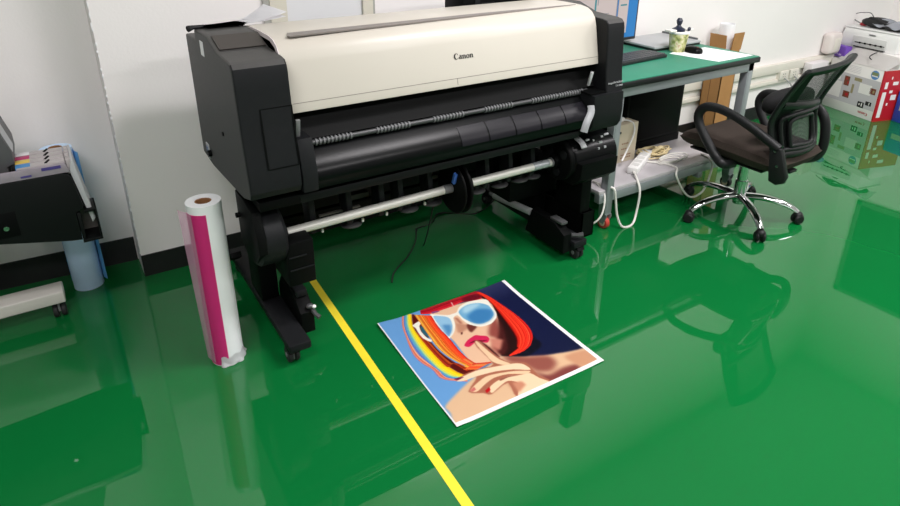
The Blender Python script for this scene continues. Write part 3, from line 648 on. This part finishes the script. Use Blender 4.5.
# flat grey device
GD = mat('flat_grey_shell', (170, 172, 174), .4, var=.03, scale=12)
LT = thing('flat_tray', 'flat light grey tray with a dark raised rear rim on the workbench beside the monitor', 'tray', (2.45, .6, DZ))
tp = [(2.27, .472), (2.285, .466), (2.645, .466), (2.652, .474), (2.652, .74), (2.645, .748), (2.285, .748), (2.275, .74)]
G().m(0).prism(tp, 2, DZ+.012, DZ+.024, .003).m(1).prism([(x*.99+.0245, y*.985+.009) for x, y in tp], 2, DZ+.0005, DZ+.012).done('base', [GD, EDGE], LT)
G().box((2.642, .49, DZ+.022), (2.652, .742, DZ+.034), .002).done('rear_rim', mat('rim_grey', (96, 98, 100), .45), LT)['label'] = 'dark grey raised rim'
# keyboard
KB = thing('keyboard', 'black keyboard on the green workbench in front of the monitor', 'keyboard', (2.0, .41, DZ))
kr = Matrix.Rotation(.06, 3, 'Z')
G().obox((1.995, .40, DZ+.0085), (.215, .075, .008), kr, .004).done('case', BEZ, KB)
g = G()
for r in range(5):
    for c in range(20):
        if len(g.bm.verts) > 8*98: break
        lx, ly = -.20+c*.0205, -.055+r*.0265
        p = kr @ Vector((lx+.01, ly, 0)); g.obox((1.995+p.x, .40+p.y, DZ+.0185), (.0085, .0105, .003), kr)
kk = g.done('keys', mat('key_grey', (64, 66, 68), .5), KB, smooth=0); kk['kind'] = 'stuff'
# sheet, mouse, cup
tag(G().prism([(2.300, .395), (2.335, .405), (2.60, .40), (2.648, .135), (2.36, .135)], 2, DZ+.0002, DZ+.0012).done('paper_sheet', PAPER, at=(2.46, .27, DZ)), 'white paper sheet flat on the right end of the green workbench under the mouse', 'paper')
MS = thing('computer_mouse', 'black computer mouse on the white sheet on the workbench', 'mouse', (2.43, .345, DZ))
g = G().blob((2.43, .345, DZ+.010), (.034, .052, .026), 20, 12, .85)
for v in g.bm.verts: v.co.z = max(v.co.z, DZ+.0014)
g.done('shell', BLKG, MS); G().cyl((2.418, .318, DZ+.031), (2.426, .318, DZ+.031), .006, 10).done('wheel', mat('wheel_dark', (90, 50, 45), .5), MS)
CG = mat('cup_floral', (206, 206, 150), .5)
nt = CG.node_tree; n_ = nt.nodes.new('ShaderNodeTexNoise'); n_.inputs['Scale'].default_value = 34; n_.inputs['Detail'].default_value = 2
r_ = nt.nodes.new('ShaderNodeValToRGB'); e = r_.color_ramp.elements
e[0].position = .36; e[0].color = (*lin((128, 136, 78)), 1); e[1].position = .62; e[1].color = (*lin((222, 216, 186)), 1)
x_ = e.new(.48); x_.color = (*lin((190, 190, 124)), 1); x_ = e.new(.75); x_.color = (*lin((196, 160, 120)), 1)
t_ = nt.nodes.new('ShaderNodeTexCoord'); nt.links.new(t_.outputs['Object'], n_.inputs['Vector']); nt.links.new(n_.outputs['Fac'], r_.inputs['Fac']); nt.links.new(r_.outputs['Color'], nt.nodes['Principled BSDF'].inputs['Base Color'])
CP = thing('paper_cup', 'green floral paper cup with a wide white rim on the workbench', 'cup', (2.40, .44, DZ))
cx, cy = 2.382, .415
G().lathe([(.038, DZ+.002), (.040, DZ+.004), (.052, DZ+.102), (.052, DZ+.104)], (cx, cy, 0)).done('cup_wall', CG, CP)
G().lathe([(.0525, DZ+.098), (.055, DZ+.101), (.055, DZ+.108), (.05, DZ+.110)], (cx, cy, 0)).done('rim', WHITE, CP)
G().box((cx-.088, cy-.018, DZ+.110), (cx-.040, cy+.03, DZ+.122), .005).box((cx+.03, cy-.03, DZ+.110), (cx+.085, cy+.015, DZ+.118), .004).done('lid_tab', mat('lid_white', (226, 224, 216), .5), CP)
NAVY = mat('navy_rubber', (24, 30, 52), .4)
tag(G().lathe([(.034, DZ+.111), (.034, DZ+.122), (.016, DZ+.132), (.010, DZ+.142), (.015, DZ+.155), (.017, DZ+.165), (.010, DZ+.178)], (cx-.01, cy, 0), 18).done('hand_stamp', NAVY, at=(cx-.01, cy, DZ+.111)), 'dark navy knobbed stamp standing on the rim of the floral cup', 'stamp')
tag(G().blob((cx+.032, cy-.035, DZ+.122), (.012, .008, .011), 12, 8).done('bottle_cap', NAVY, at=(cx+.032, cy-.035, DZ+.111)), 'small dark cap lying on the cup rim beside the navy stamp', 'cap')
# --- on the lower shelf
SZ = .2132
TW = thing('computer_tower', 'black computer tower lying sideways along the bench shelf', 'computer', (2.25, .52, SZ))
G().box((2.085, .445, SZ+.006), (2.54, .63, .615), .006).done('case', PANEL, TW)
G().box((2.08, .44, SZ), (2.543, .635, SZ+.045), .004).done('plinth', BLKD, TW)
G().box((2.10, .4425, .27), (2.525, .446, .595), .002).done('side_panel', BLKD, TW)
TW2 = tag(G().box((1.70, .56, SZ), (2.00, .70, .62), .006).box((1.72, .556, .30), (1.98, .562, .58), .002).done('equipment_case', BLKD, at=(1.85, .63, SZ)), 'black equipment case in the shade on the bench shelf behind the cream carton', 'case')
CRM = mat('cream_carton', (204, 192, 168), .7, var=.05, scale=14)
CB = thing('small_carton', 'cream carton printed with faint text on the bench shelf beside the computer tower', 'box', (2.0, .40, SZ))
G().box((1.925, .352, SZ), (2.075, .43, .428), .002).done('box_body', CRM, CB)
BRP = mat('brown_print', (150, 112, 86), .7)
g = G().m(0)
for z, w in ((.315, .05), (.285, .06), (.25, .075), (.235, .075)):
    for k in range(int(w/.012)): g.box((1.965+k*.013, .3512, z), (1.974+k*.013, .3524, z+.007))
g.m(1).cyl((1.945, .3510, .385), (1.945, .3524, .385), .007, 14)
g.done('printing', [BRP, INK], CB, smooth=0)['label'] = 'brown lettering and a dark dot'
tag(G().box((1.955, .385, .4285), (2.005, .44, .452), .006).tube(bez([(1.98, .40, .44), (2.03, .36, .43), (2.035, .34, .38), (1.99, .33, .30), (1.92, .30, .25)]), .005, 8).done('plug_adapter', WHITE, at=(1.98, .41, .4285)), 'white plug with its cable on top of the cream carton', 'plug')
WC = mat('white_cable', (226, 224, 216), .45); BC = mat('beige_cable', (214, 196, 150), .5)
PS = thing('power_strip', 'white power strip lying slanted on the bench shelf beside the cream carton', 'power strip', (2.03, .28, SZ))
ps = Matrix.Rotation(math.atan2(.155, .30), 3, 'Z')
G().obox((2.035, .275, SZ+.019), (.155, .027, .018), ps, .005).done('body', WHITE, PS)
for k in range(4):
    p = ps @ Vector((-.10+k*.055, 0, 0)); G().obox((2.035+p.x, .275+p.y, SZ+.0378), (.018, .018, .001), ps).done('socket', mat('socket_grey', (212, 212, 208), .5), PS)
lo = bez([(1.905, .205, SZ+.015), (1.87, .15, SZ+.01), (1.855, .105, .17), (1.845, .10, .06), (1.80, .08, .008), (1.735, .085, .01), (1.705, .10, .075), (1.685, .105, .17), (1.672, .112, .222), (1.655, .16, .222), (1.66, .24, SZ+.005)])
tag(G().tube(lo, .0058, 8).done('white_cable', WC, at=(1.80, .1, .01)), 'white cable looping from the power strip down to the floor', 'cable')
tag(G().tube(bez([(2.06, .30, SZ+.008), (2.14, .22, SZ+.006), (2.16, .14, SZ+.004), (2.125, .105, .19), (2.19, .10, .095), (2.27, .10, .035), (2.36, .10, .045), (2.405, .102, .12), (2.42, .112, .20), (2.44, .2, SZ+.006)]), .0055, 8).done('white_cable', WC, at=(2.2, .1, .1)), 'white cable sagging below the front shelf rail toward the office chair', 'cable')
g = G()
for k in range(9):
    rx = .055+random.uniform(-.02, .045); ry = .04+random.uniform(-.015, .02); ph = random.uniform(0, 6)
    c = (2.215+random.uniform(-.05, .05), .325+random.uniform(-.02, .03)); z0 = SZ+.008+.004*k
    g.tube([(c[0]+rx*math.cos(a+ph), c[1]+ry*math.sin(a+ph), z0+.006*math.sin(2*a)) for a in [2*PI*i/24 for i in range(24)]], .0042, 6, close=True)
g.tube(bez([(2.17, .32, SZ+.02), (2.215, .30, SZ+.055), (2.26, .32, SZ+.02)]), .012, 8)
tag(g.done('cable_coil', BC, at=(2.22, .33, SZ)), 'tangled coil of beige cable on the bench shelf behind the power strip', 'cable')
g = G()
for k in range(3):
    g.tube([(2.20+.02*k+(.08+.01*k)*math.cos(a), .225+(.03+.006*k)*math.sin(a), SZ+.006+.006*k) for a in [2*PI*i/26 for i in range(26)]], .0036, 6, close=True)
tag(g.done('cable_loops', WC, at=(2.22, .225, SZ)), 'flat loops of thin white cable on the bench shelf in front of the beige coil', 'cable')
tag(G().tube(bez([(1.535, .24, .08), (1.545, .14, .05), (1.59, .10, .10), (1.632, .128, .188), (1.65, .2, .222)]), .0045, 6).done('white_cable', WC, at=(1.58, .12, .06)), 'short white cable hanging between the printer and the front bench leg', 'cable')
tag(G().tube(bez([(2.57, .60, .63), (2.575, .62, .50), (2.58, .70, .42), (2.62, .74, .40), (2.80, .78, .30), (2.95, .79, .30)]), .004, 6).tube(bez([(2.56, .60, .70), (2.565, .62, .55), (2.56, .64, .35), (2.56, .66, SZ+.005)]), .004, 6).done('power_cable', RUB, at=(2.5, .65, SZ)), 'black cable hanging behind the right side of the computer tower', 'cable')

# ------------------------------------------------------------------ tall carton with a paper roll, trunking on the wall
KR = mat('kraft_card', (168, 122, 72), .75, var=.05, scale=18)
KRL = mat('kraft_card_light', (196, 150, 92), .75, var=.04, scale=18)
TC = thing('tall_carton', 'tall narrow brown cardboard carton with open flaps standing behind the bench', 'box', (3.24, .73, 0))
g = G().m(0)
x0, x1, y0, y1, zt = 3.17, 3.312, .648, .782, .625
for a, b_ in (((x0, y0, 0), (x0+.005, y1, zt)), ((x1-.005, y0, 0), (x1, y1, zt)), ((x0, y0, 0), (x1, y0+.005, zt)), ((x0, y1-.005, 0), (x1, y1, zt)), ((x0, y0, 0), (x1, y1, .005))): g.box(a, b_)
w = g.done('box_body', [KR, KRL], TC)
G().box((x0-.0012, .722, .002), (x0+.001, .7255, zt)).done('seam', mat('seam_brown', (110, 76, 42), .8), TC)
G().prism([(x0+.003, zt-.004), (x0-.012, zt+.10), (x0-.007, zt+.10), (x0+.006, zt-.004)], 1, .655, .775).done('flap', KR, TC)
G().prism([(y0, zt-.004), (y0-.010, zt+.11), (y0-.005, zt+.11), (y0+.005, zt-.004)], 0, x0+.05, x1+.01).done('flap', KR, TC)
RW = thing('paper_roll', 'white rolled paper standing inside the tall brown carton', 'roll', (3.25, .735, .006))
G().ring((3.256, .726, .008), (0,0,1), .044, .048, .775, 32).done('outer_sheet', PAPER, RW); G().ring((3.258, .724, .008), (0,0,1), .034, .037, .765, 28).done('inner_sheet', PAPER, RW)
CRT = mat('trunking_cream', (222, 217, 206), .5); CRI = mat('trunking_face', (232, 229, 222), .5)
CT = thing('cable_trunking', 'cream cable trunking with socket plates along the white back wall', 'trunking', (3.8, .80, .26))
xa, xb = 2.2, 5.5
rail(.345, .412, .034, xa, xb).done('upper_channel', CRT, CT); rail(.262, .292, .030, xa, xb).done('lower_channel', CRT, CT); rail(.292, .345, .012, xa, xb).done('cover_strip', CRI, CT)
for x in (4.06, 4.19):
    pl = rail(.284, .352, .040, x, x+.105).done('socket_plate', CRT, CT)
    g = G()
    for dx, dz in ((.04, .325), (.065, .325), (.04, .305), (.065, .305)): g.box((x+dx, wy(x)-.0425, dz), (x+dx+.004, wy(x)-.039, dz+.009))
    g.done('socket_slots', MGREY, pl)
GC = mat('grey_cable', (150, 150, 150), .5)
tag(G().tube(bez([(4.24, .758, .30), (4.26, .72, .24), (4.22, .70, .12), (4.12, .70, .02), (4.0, .72, .008)]), .0055, 6).tube(bez([(4.11, .758, .30), (4.15, .72, .25), (4.19, .71, .15), (4.24, .70, .03), (4.3, .68, .008)]), .005, 6).done('wall_cable', GC, at=(4.15, .72, .01)), 'grey cables hanging from the wall sockets behind the office chair', 'cable')
tag(G().box((4.585, .715, .425), (4.745, wy(4.7), .590), .03, 4).m(1).box((4.63, .7125, .46), (4.71, .716, .55), .001).done('junction_box', [mat('pale_rounded_case', (222, 212, 208), .5), CRT], at=(4.65, .76, .425)), 'pale rounded wall box above the trunking beside the white inkjet printer', 'box')

# ------------------------------------------------------------------ red and white carton with the inkjet printer
RED = mat('carton_red', (182, 24, 34), .45); CW = mat('carton_white', (234, 231, 228), .5); CGY = mat('carton_photo', (196, 193, 197), .45); CBR = mat('print_brown', (120, 62, 40), .5); CGN = mat('print_olive', (150, 140, 100), .5)
STB = mat('sticker_sky', (86, 140, 200), .5); STG = mat('sticker_green', (128, 140, 96), .5)
ang = math.atan2(-.281, .96)
RBX = thing('printer_carton', 'red and white printer carton standing upside down by the back wall', 'box', (4.602, .301, 0), ang)
G().box((0, 0, 0), (.36, .478, .386), .002).done('box_body', CW, RBX, local=True)
def P_(g, y0, y1, z0, z1, i, d=.0006): g.m(i).box((-d, y0, z0), (.0005, y1, z1)); return g
g = G()
P_(g, .014, .470, .075, .300, 0)
for y0, y1, z0, z1, i in ((.335, .455, .10, .225, 1), (.36, .45, .235, .285, 1), (.275, .322, .205, .278, 2), (.25, .308, .115, .165, 2), (.225, .245, .16, .23, 3), (.075, .18, .18, .255, 1), (.035, .085, .195, .24, 2), (.105, .160, .075, .118, 4), (.045, .095, .105, .135, 4), (.17, .235, .26, .285, 3)):
    P_(g, y0, y1, z0, z1, i, .0011)
for y0, y1, z0, z1, i in ((.118, .128, .085, .11, 1), (.14, .148, .09, .105, 1), (.06, .066, .11, .13, 1), (.28, .29, .22, .24, 5), (.295, .305, .25, .265, 5), (.26, .285, .13, .15, 5), (.045, .06, .205, .225, 3)): P_(g, y0, y1, z0, z1, i, .0015)
P_(g, 0, .011, 0, .386, 6, .0008)
g.m(3)
for k in range(5): P_(g, .20, .40, .318+k*.011, .321+k*.011, 0, .0008)
g.m(7).cyl((-.0016, .075, .338), (0, .075, .338), .034, 24); g.m(8).box((-.0022, .048, .335), (0, .102, .358)); g.m(1).box((-.0024, .05, .326), (0, .10, .334))
g.done('printed_front', [CGY, CW, CBR, CGN, INK, RED, RED, STB, STG], RBX, local=True, smooth=0)['label'] = 'printed front with photo patches'
g = G(); word(g, Matrix.Translation((-.0008, .055, .048)) @ Matrix.Rotation(-PI/2, 4, 'Z') @ Matrix.Rotation(PI/2, 4, 'X') @ Matrix.Rotation(PI, 4, 'Z'), .021)
g.done('carton_lettering', RED, RBX, local=True, smooth=0)['label'] = 'red serif lettering, upside down'
g = G().m(0).box((.0, -.0006, 0), (.36, .0005, .386)).m(1)
for x0_, x1_, z0, z1 in ((.022, .058, .03, .225), (.028, .055, .25, .30), (.085, .115, .215, .235), (.10, .15, .275, .30), (.11, .16, .16, .20), (.085, .10, .12, .14), (.16, .22, .325, .35), (.19, .25, .09, .15), (.075, .085, .32, .34)): g.box((x0_, -.0012, z0), (x1_, .0005, z1))
g.done('printed_side', [RED, CW], RBX, local=True, smooth=0)['label'] = 'red side with white patches'
def flap(u, v):
    return (-.004+.105*u, -.055*u+.43*v, .3875+.085*u+.008*math.sin(v*2.4)*u)
G().sheet(flap, 8, 16, .003).done('lid_flap', CW, RBX, local=True); G().box((.11, .0, .386), (.36, .47, .475), .003).done('inner_carton', CW, RBX, local=True)
ang2 = ang+.13
PX, PY_ = 4.602+math.cos(ang)*.10-math.sin(ang)*.50, .301+math.sin(ang)*.10+math.cos(ang)*.50
IJX, IJY = PX-(math.cos(ang2)*.10-math.sin(ang2)*.50), PY_-(math.sin(ang2)*.10+math.cos(ang2)*.50)
IJ = thing('inkjet_printer', 'white inkjet printer standing on the red and white carton', 'printer', (IJX, IJY, .475), ang2)
IW = mat('printer_white', (228, 228, 226), .4)
G().prism([(.10, .456), (.094, .56), (.112, .59), (.37, .592), (.37, .456)], 1, .085, .525, .008).done('body', IW, IJ, local=True).location = (0, 0, -.455)
g = G().box((.0885, .16, .468), (.104, .43, .545), .003); o = g.done('output_slot', mat('slot_grey', (206, 206, 204), .45), IJ, local=True); o.location = (0, 0, -.455)
g = G().box((.085, .17, .496), (.10, .405, .501)).box((.08, .165, .464), (.12, .405, .469)); 
for k in range(5): g.box((.0835, .19+k*.042, .492), (.095, .202+k*.042, .504))
o = g.done('slot_teeth', BLKD, IJ, local=True); o.location = (0, 0, -.455)
o = G().box((.11, .08, .592), (.385, .53, .604), .005).done('lid', IW, IJ, local=True); o.location = (0, 0, -.455)
o = G().blob((.093, .285, .566), (.003, .03, .006), 12, 6).done('badge', MGREY, IJ, local=True); o.location = (0, 0, -.455)
def W_(x, y, z):
    z += .02 if z > .56 else 0
    c, s = math.cos(ang), math.sin(ang); return (4.602+c*x-s*y, .301+s*x+c*y, z)
CBUN = thing('cable_bundle', 'heap of black cables partly in clear plastic on top of the white inkjet printer', 'cables', W_(.24, .3, .604))
g = G().blob(W_(.25, .36, .642), (.08, .13, .040), 18, 10).blob(W_(.25, .20, .634), (.07, .11, .03), 16, 8)
for k in range(6): g.tube(bez([W_(.20+random.random()*.08, .47-.02*k, .612), W_(.20, .36+random.random()*.06, .668+random.random()*.012), W_(.19+random.random()*.05, .25, .645), W_(.2+random.random()*.06, .14, .615)]), .006, 6)
g.done('cables', RUB, CBUN)
G().blob(W_(.20, .455, .620), (.02, .03, .014), 12, 8).done('red_plug', mat('plug_red', (150, 30, 40), .4), CBUN)['label'] = 'dark red plug'
G().sheet(lambda u, v: Vector(W_(.17+.16*u, .06+.30*v, .632+.042*math.sin(u*PI)+.010*math.sin(v*14+u*5))), 10, 22, .001).done('plastic_bag', see_through('clear_bag', (214, 218, 228), .5, .12), CBUN)['label'] = 'clear crinkled plastic'
G().tube(bez([W_(.25, .52, .612), W_(.25, .60, .640), W_(.25, .585, .680), W_(.25, .50, .700), W_(.25, .45, .698), W_(.25, .41, .655)]), .0035, 6).done('loose_loop', MGREY, CBUN)['label'] = 'grey cable loop'
tag(G().tube(bez([W_(.090, .185, .478), W_(.072, .19, .472), W_(.05, .20, .452), W_(.035, .185, .440), W_(.03, .165, .434)]), .0035, 6).done('short_lead', RUB, at=W_(.05, .19, .43)), 'short dark lead curling from the inkjet printer onto the white lid flap', 'cable')
PUR = mat('purple_card', (112, 72, 176), .5)
pb = thing('purple_box', 'small purple box beside the inkjet printer on the red and white carton', 'box', W_(.05, .47, .396), ang)
G().box((-.03, -.075, 0), (.03, .085, .085), .002).done('box_body', PUR, pb, local=True)
G().box((-.0308, .073, 0), (.0308, .0855, .0855)).done('white_edge', PAPER, pb, local=True)
g = G()
for k, (a, b_) in enumerate(((-.045, -.02), (-.012, .0), (.008, .018), (.024, .036))): g.box((-.0306, a, .012+.004*(k % 2)), (-.0298, b_, .026+.003*(k % 3)))
g.done('pale_print', mat('pale_violet', (190, 170, 222), .5), pb, local=True, smooth=0)
tag(G().box((4.36, .705, 0), (4.575, .758, .385), .003).box((4.355, .70, .30), (4.58, .765, .388), .003).done('white_carton', mat('mauve_white_card', (226, 220, 222), .6), at=(4.46, .73, 0)), 'thin white carton standing between the wall and the red carton', 'box')
bl = thing('blue_box', 'blue box on the floor at the right edge beside the red carton', 'box', W_(.295, -.105, 0), ang)
G().box((-.125, -.095, 0), (.125, .095, .235), .003).done('box_body', mat('box_blue', (40, 84, 190), .45), bl, local=True); G().box((-.1258, -.06, .09), (-.1248, .06, .13)).done('pale_stripe', LGREY, bl, local=True)

# ------------------------------------------------------------------ office chair
CH = thing('office_chair', 'black mesh office chair with chrome star base turned toward the bench', 'chair', (2.355, -.117, 0), 0)
L = dict(local=True)
FAB = mat('seat_fabric', (60, 52, 47), .9, var=.18, scale=160, spec=.15)
MESH = see_through('back_mesh', (34, 35, 36), .62, .7, 260)
CHF = mat('chair_frame', (24, 25, 26), .45, spec=.3)
G().cyl((0,0,.085), (0,0,.128), .034, 24, .004).cyl((0,0,.07), (0,0,.09), .026, 20).done('hub', CHROME, CH, **L)
for k in range(5):
    a = math.radians(20.5+72*k); cx_, sx_ = math.cos(a), math.sin(a)
    pr_ = [(.02, .112), (.10, .116), (.17, .108), (.225, .094), (.262, .076), (.283, .062)]
    lg = G().tube(bez([(r*cx_, r*sx_, z) for r, z in pr_], 5), [.024-.009*i/25 for i in range(26)], 12, flat=.75).done('base_leg', CHROME, CH, **L)
    b2 = a+.9+.7*k; ux, uy = math.cos(b2), math.sin(b2); c0 = Vector((.288*cx_, .288*sx_, .027))
    g = G()
    for s_ in (-1, 1): g.cyl(c0+Vector((-uy, ux, 0))*s_*.005, c0+Vector((-uy, ux, 0))*s_*.024, .027, 20, .007)
    g.cyl(c0, c0+Vector((0, 0, .04)), .007, 10); g.blob(c0+Vector((0, 0, .018)), (.024, .024, .02), 14, 8)
    g.done('caster', CHF, lg, **L)
G().cyl((0,0,.12), (0,0,.36), .0245, 24).cyl((0,0,.12), (0,0,.20), .030, 24, .003).done('gas_column', CHROME, CH, **L)
G().box((-.09, -.12, .333), (.09, .13, .358), .008).tube([(-.05, .02, .345), (-.16, .03, .335), (-.20, .03, .33)], .006, 8).cyl((0, .07, .345), (0, .12, .30), .018, 12, .004).done('tilt_mechanism', MGREY, CH, **L)
def seat(u, v, top):
    x = (u-.5)*.43-.03; y = -.275+v*.52
    e = (1-abs(2*u-1)**5)*(1-abs(2*v-1)**6); e = max(0, e)**.38
    dish = .012*(abs(2*u-1)**2)+.022*max(0, v-.62)/.38*0-.018*max(0, v-.75)/.25
    zc = .398+dish+.018*v
    k = 1-.03*abs(2*u-1)**4
    return (x*(1-.05*abs(2*v-1)**4), y*k, zc+(.046*e if top else -.052*e))
g = G().m(0).sheet(lambda u, v: seat(u, v, True), 28, 28).sheet(lambda u, v: seat(1-u, v, False), 28, 28)
bmesh.ops.remove_doubles(g.bm, verts=g.bm.verts, dist=1e-4)
g.done('seat', FAB, CH, **L)
G().box((-.19, -.20, .345), (.19, .20, .358), .006).done('seat_pan', CHF, CH, **L)
for s_ in (-1, 1):
    X = .235*s_-.03
    path = bez([(.17*s_-.03, -.06, .352), (X, -.05, .358), (X, .0, .385), (X, .066, .452), (X, .118, .52), (X, .122, .57), (X, .09, .603), (X, .03, .612), (X, -.05, .602), (X, -.15, .572), (X, -.25, .532), (X, -.30, .51)], 6)
    if s_ > 0:
        X = .20; path = bez([(.12, -.05, .350), (.19, -.04, .358), (X, .0, .385), (X, .06, .452), (X, .105, .52), (X, .110, .57), (X, .08, .603), (X, .02, .612), (X, -.08, .612), (X, -.17, .602), (X, -.222, .565), (X, -.247, .49), (X, -.252, .42), (X, -.235, .365), (X-.03, -.20, .345), (X-.08, -.16, .345)], 6)
    am = G().tube(path, .0195, 12, flat=1.15).done('armrest', CHF, CH, **L)
    if s_ > 0: continue
    G().prism([(-.255, .535), (-.315, .515), (-.36, .40), (-.352, .37), (-.32, .352), (-.285, .36), (-.275, .41)], 0, min(X-.016*s_, X+.014*s_), max(X-.016*s_, X+.014*s_), .008, 2).done('arm_bracket', CHF, am, **L)
    G().tube([(X, -.315, .37), (.12*s_-.03, -.24, .352)], .016, 10).done('arm_strut', CHF, am, **L); G().tube([(X, -.29, .50), (.15*s_-.03, -.235, .46)], .014, 10).done('arm_strut', CHF, am, **L)
    G().cyl((X+s_*.012, -.292, .502), (X+s_*.0175, -.292, .502), .006, 10).done('bolt', SILV, am, **L); G().cyl((X+s_*.012, -.312, .44), (X+s_*.0175, -.312, .44), .006, 10).done('bolt', SILV, am, **L)
# backrest: reclined frame, mesh, lumbar loops
def by(z): return -.205-.125*max(0, (z-.60)/.27)**1.3-.03*max(0, (.60-z)/.15)
def bw(z): return .155+(.212-.155)*min(1, max(0, (z-.45)/.42))**.72
def bp(u, z): return (u*bw(z)-.03-.033*(z-.45)/.42, by(z)-.035*(1-u*u)+.022*u*max(0, z-.45)/.42, z+.006*u*max(0, z-.45)/.42)
zs2 = [.452+i*.0415 for i in range(11)]
side = lambda s_: [bp(s_, z) for z in zs2]
top = [bp(u, .868+.006*(1-u*u)) for u in (-.9, -.6, -.3, 0, .3, .6, .9)]
fr = G().tube(bez(side(-1)+top+side(1)[::-1], 3), .0125, 10, flat=1.5).tube(bez([bp(u, .45) for u in (-1, -.5, 0, .5, 1)], 4), .020, 12).done('back_frame', CHF, CH, **L)
for s_ in (-1, 1): G().sheet(lambda u, v: Vector(bp(s_*(1-(.62 if s_ < 0 else .34)*u*(1-.65*v)), .46+.405*v))+Vector((0, -.004, 0)), 6, 16, .012).done('frame_wing', CHF, fr, **L)
G().sheet(lambda u, v: bp(-.97+1.94*u, .455+.41*v), 16, 24).done('back_mesh', MESH, CH, **L)
G().sheet(lambda u, v: Vector(bp(-.95+1.9*u, .845+.028*v))+Vector((0, -.003, 0)), 12, 3, .012).done('top_band', CHF, fr, **L)
G().tube(bez([bp(u, .672-.032*u) for u in (-.95, -.5, 0, .5, .95)], 4), .013, 10, flat=1.6).done('cross_bar', CHF, fr, **L)
for k, (w_, z0, z1) in enumerate(((.80, .475, .635), (.52, .49, .612))):
    lp = [bp(-w_, z0), bp(-w_, z1-.03), bp(-w_*.75, z1), bp(0, z1+.006), bp(w_*.75, z1), bp(w_, z1-.03), bp(w_, z0), bp(0, z0-.004)]
    lp = [(x, y-.012, z) for x, y, z in lp]
    G().tube(bez(lp+[lp[0]], 5)[:-1], .011, 10, close=True).done('lumbar_loop', CHF, CH, **L)
G().blob((-.03, -.165, .665), (.185, .045, .055), 24, 12, .75).done('lumbar_cushion', mat('lumbar_black', (22, 22, 23), .8, spec=.2), CH, **L)
G().box((-.06, -.26, .335), (.0, -.10, .35), .004).done('back_bracket', CHF, CH, **L)

# ------------------------------------------------------------------ lamps of the room, camera
for i, (x, y, sx, sy, e) in enumerate(((-1.2, -1.3, 1.2, .3, .7), (1.5, -.95, 1.2, .3, 1.2), (3.8, -1.35, 1.2, .3, 1.1), (-1.2, -3., 1.2, .3, .6), (1.5, -3., 1.2, .3, 1.0), (3.8, -3., 1.2, .3, .9))):
    ld = bpy.data.lights.new('ceiling_panel', 'AREA'); ld.shape = 'RECTANGLE'; ld.size = sx; ld.size_y = sy; ld.energy = 57*e; ld.color = (1, .955, .975)
    lo_ = bpy.data.objects.new('ceiling_panel', ld); COL.objects.link(lo_); lo_.location = (x, y, H-.03)
w = bpy.data.worlds.new('room_air'); sc.world = w; w.use_nodes = True
w.node_tree.nodes['Background'].inputs['Color'].default_value = (.9, .92, 1, 1); w.node_tree.nodes['Background'].inputs['Strength'].default_value = .2
cd = bpy.data.cameras.new('camera'); cam = bpy.data.objects.new('camera', cd); COL.objects.link(cam)
cam.location = (-.507, -1.824, 1.484); cam.rotation_euler = (math.radians(66.947), math.radians(-.287), math.radians(-32.483))
cd.sensor_fit = 'HORIZONTAL'; cd.sensor_width = 36; cd.lens = 36*635.7/900; cd.shift_y = -(253-174.9)/900
cd.clip_start = .02
sc.camera = cam
sc.view_settings.view_transform = 'Standard'; sc.view_settings.look = 'None'; sc.view_settings.gamma = 1; sc.view_settings.use_curve_mapping = False
sc.view_settings.exposure = 0.0
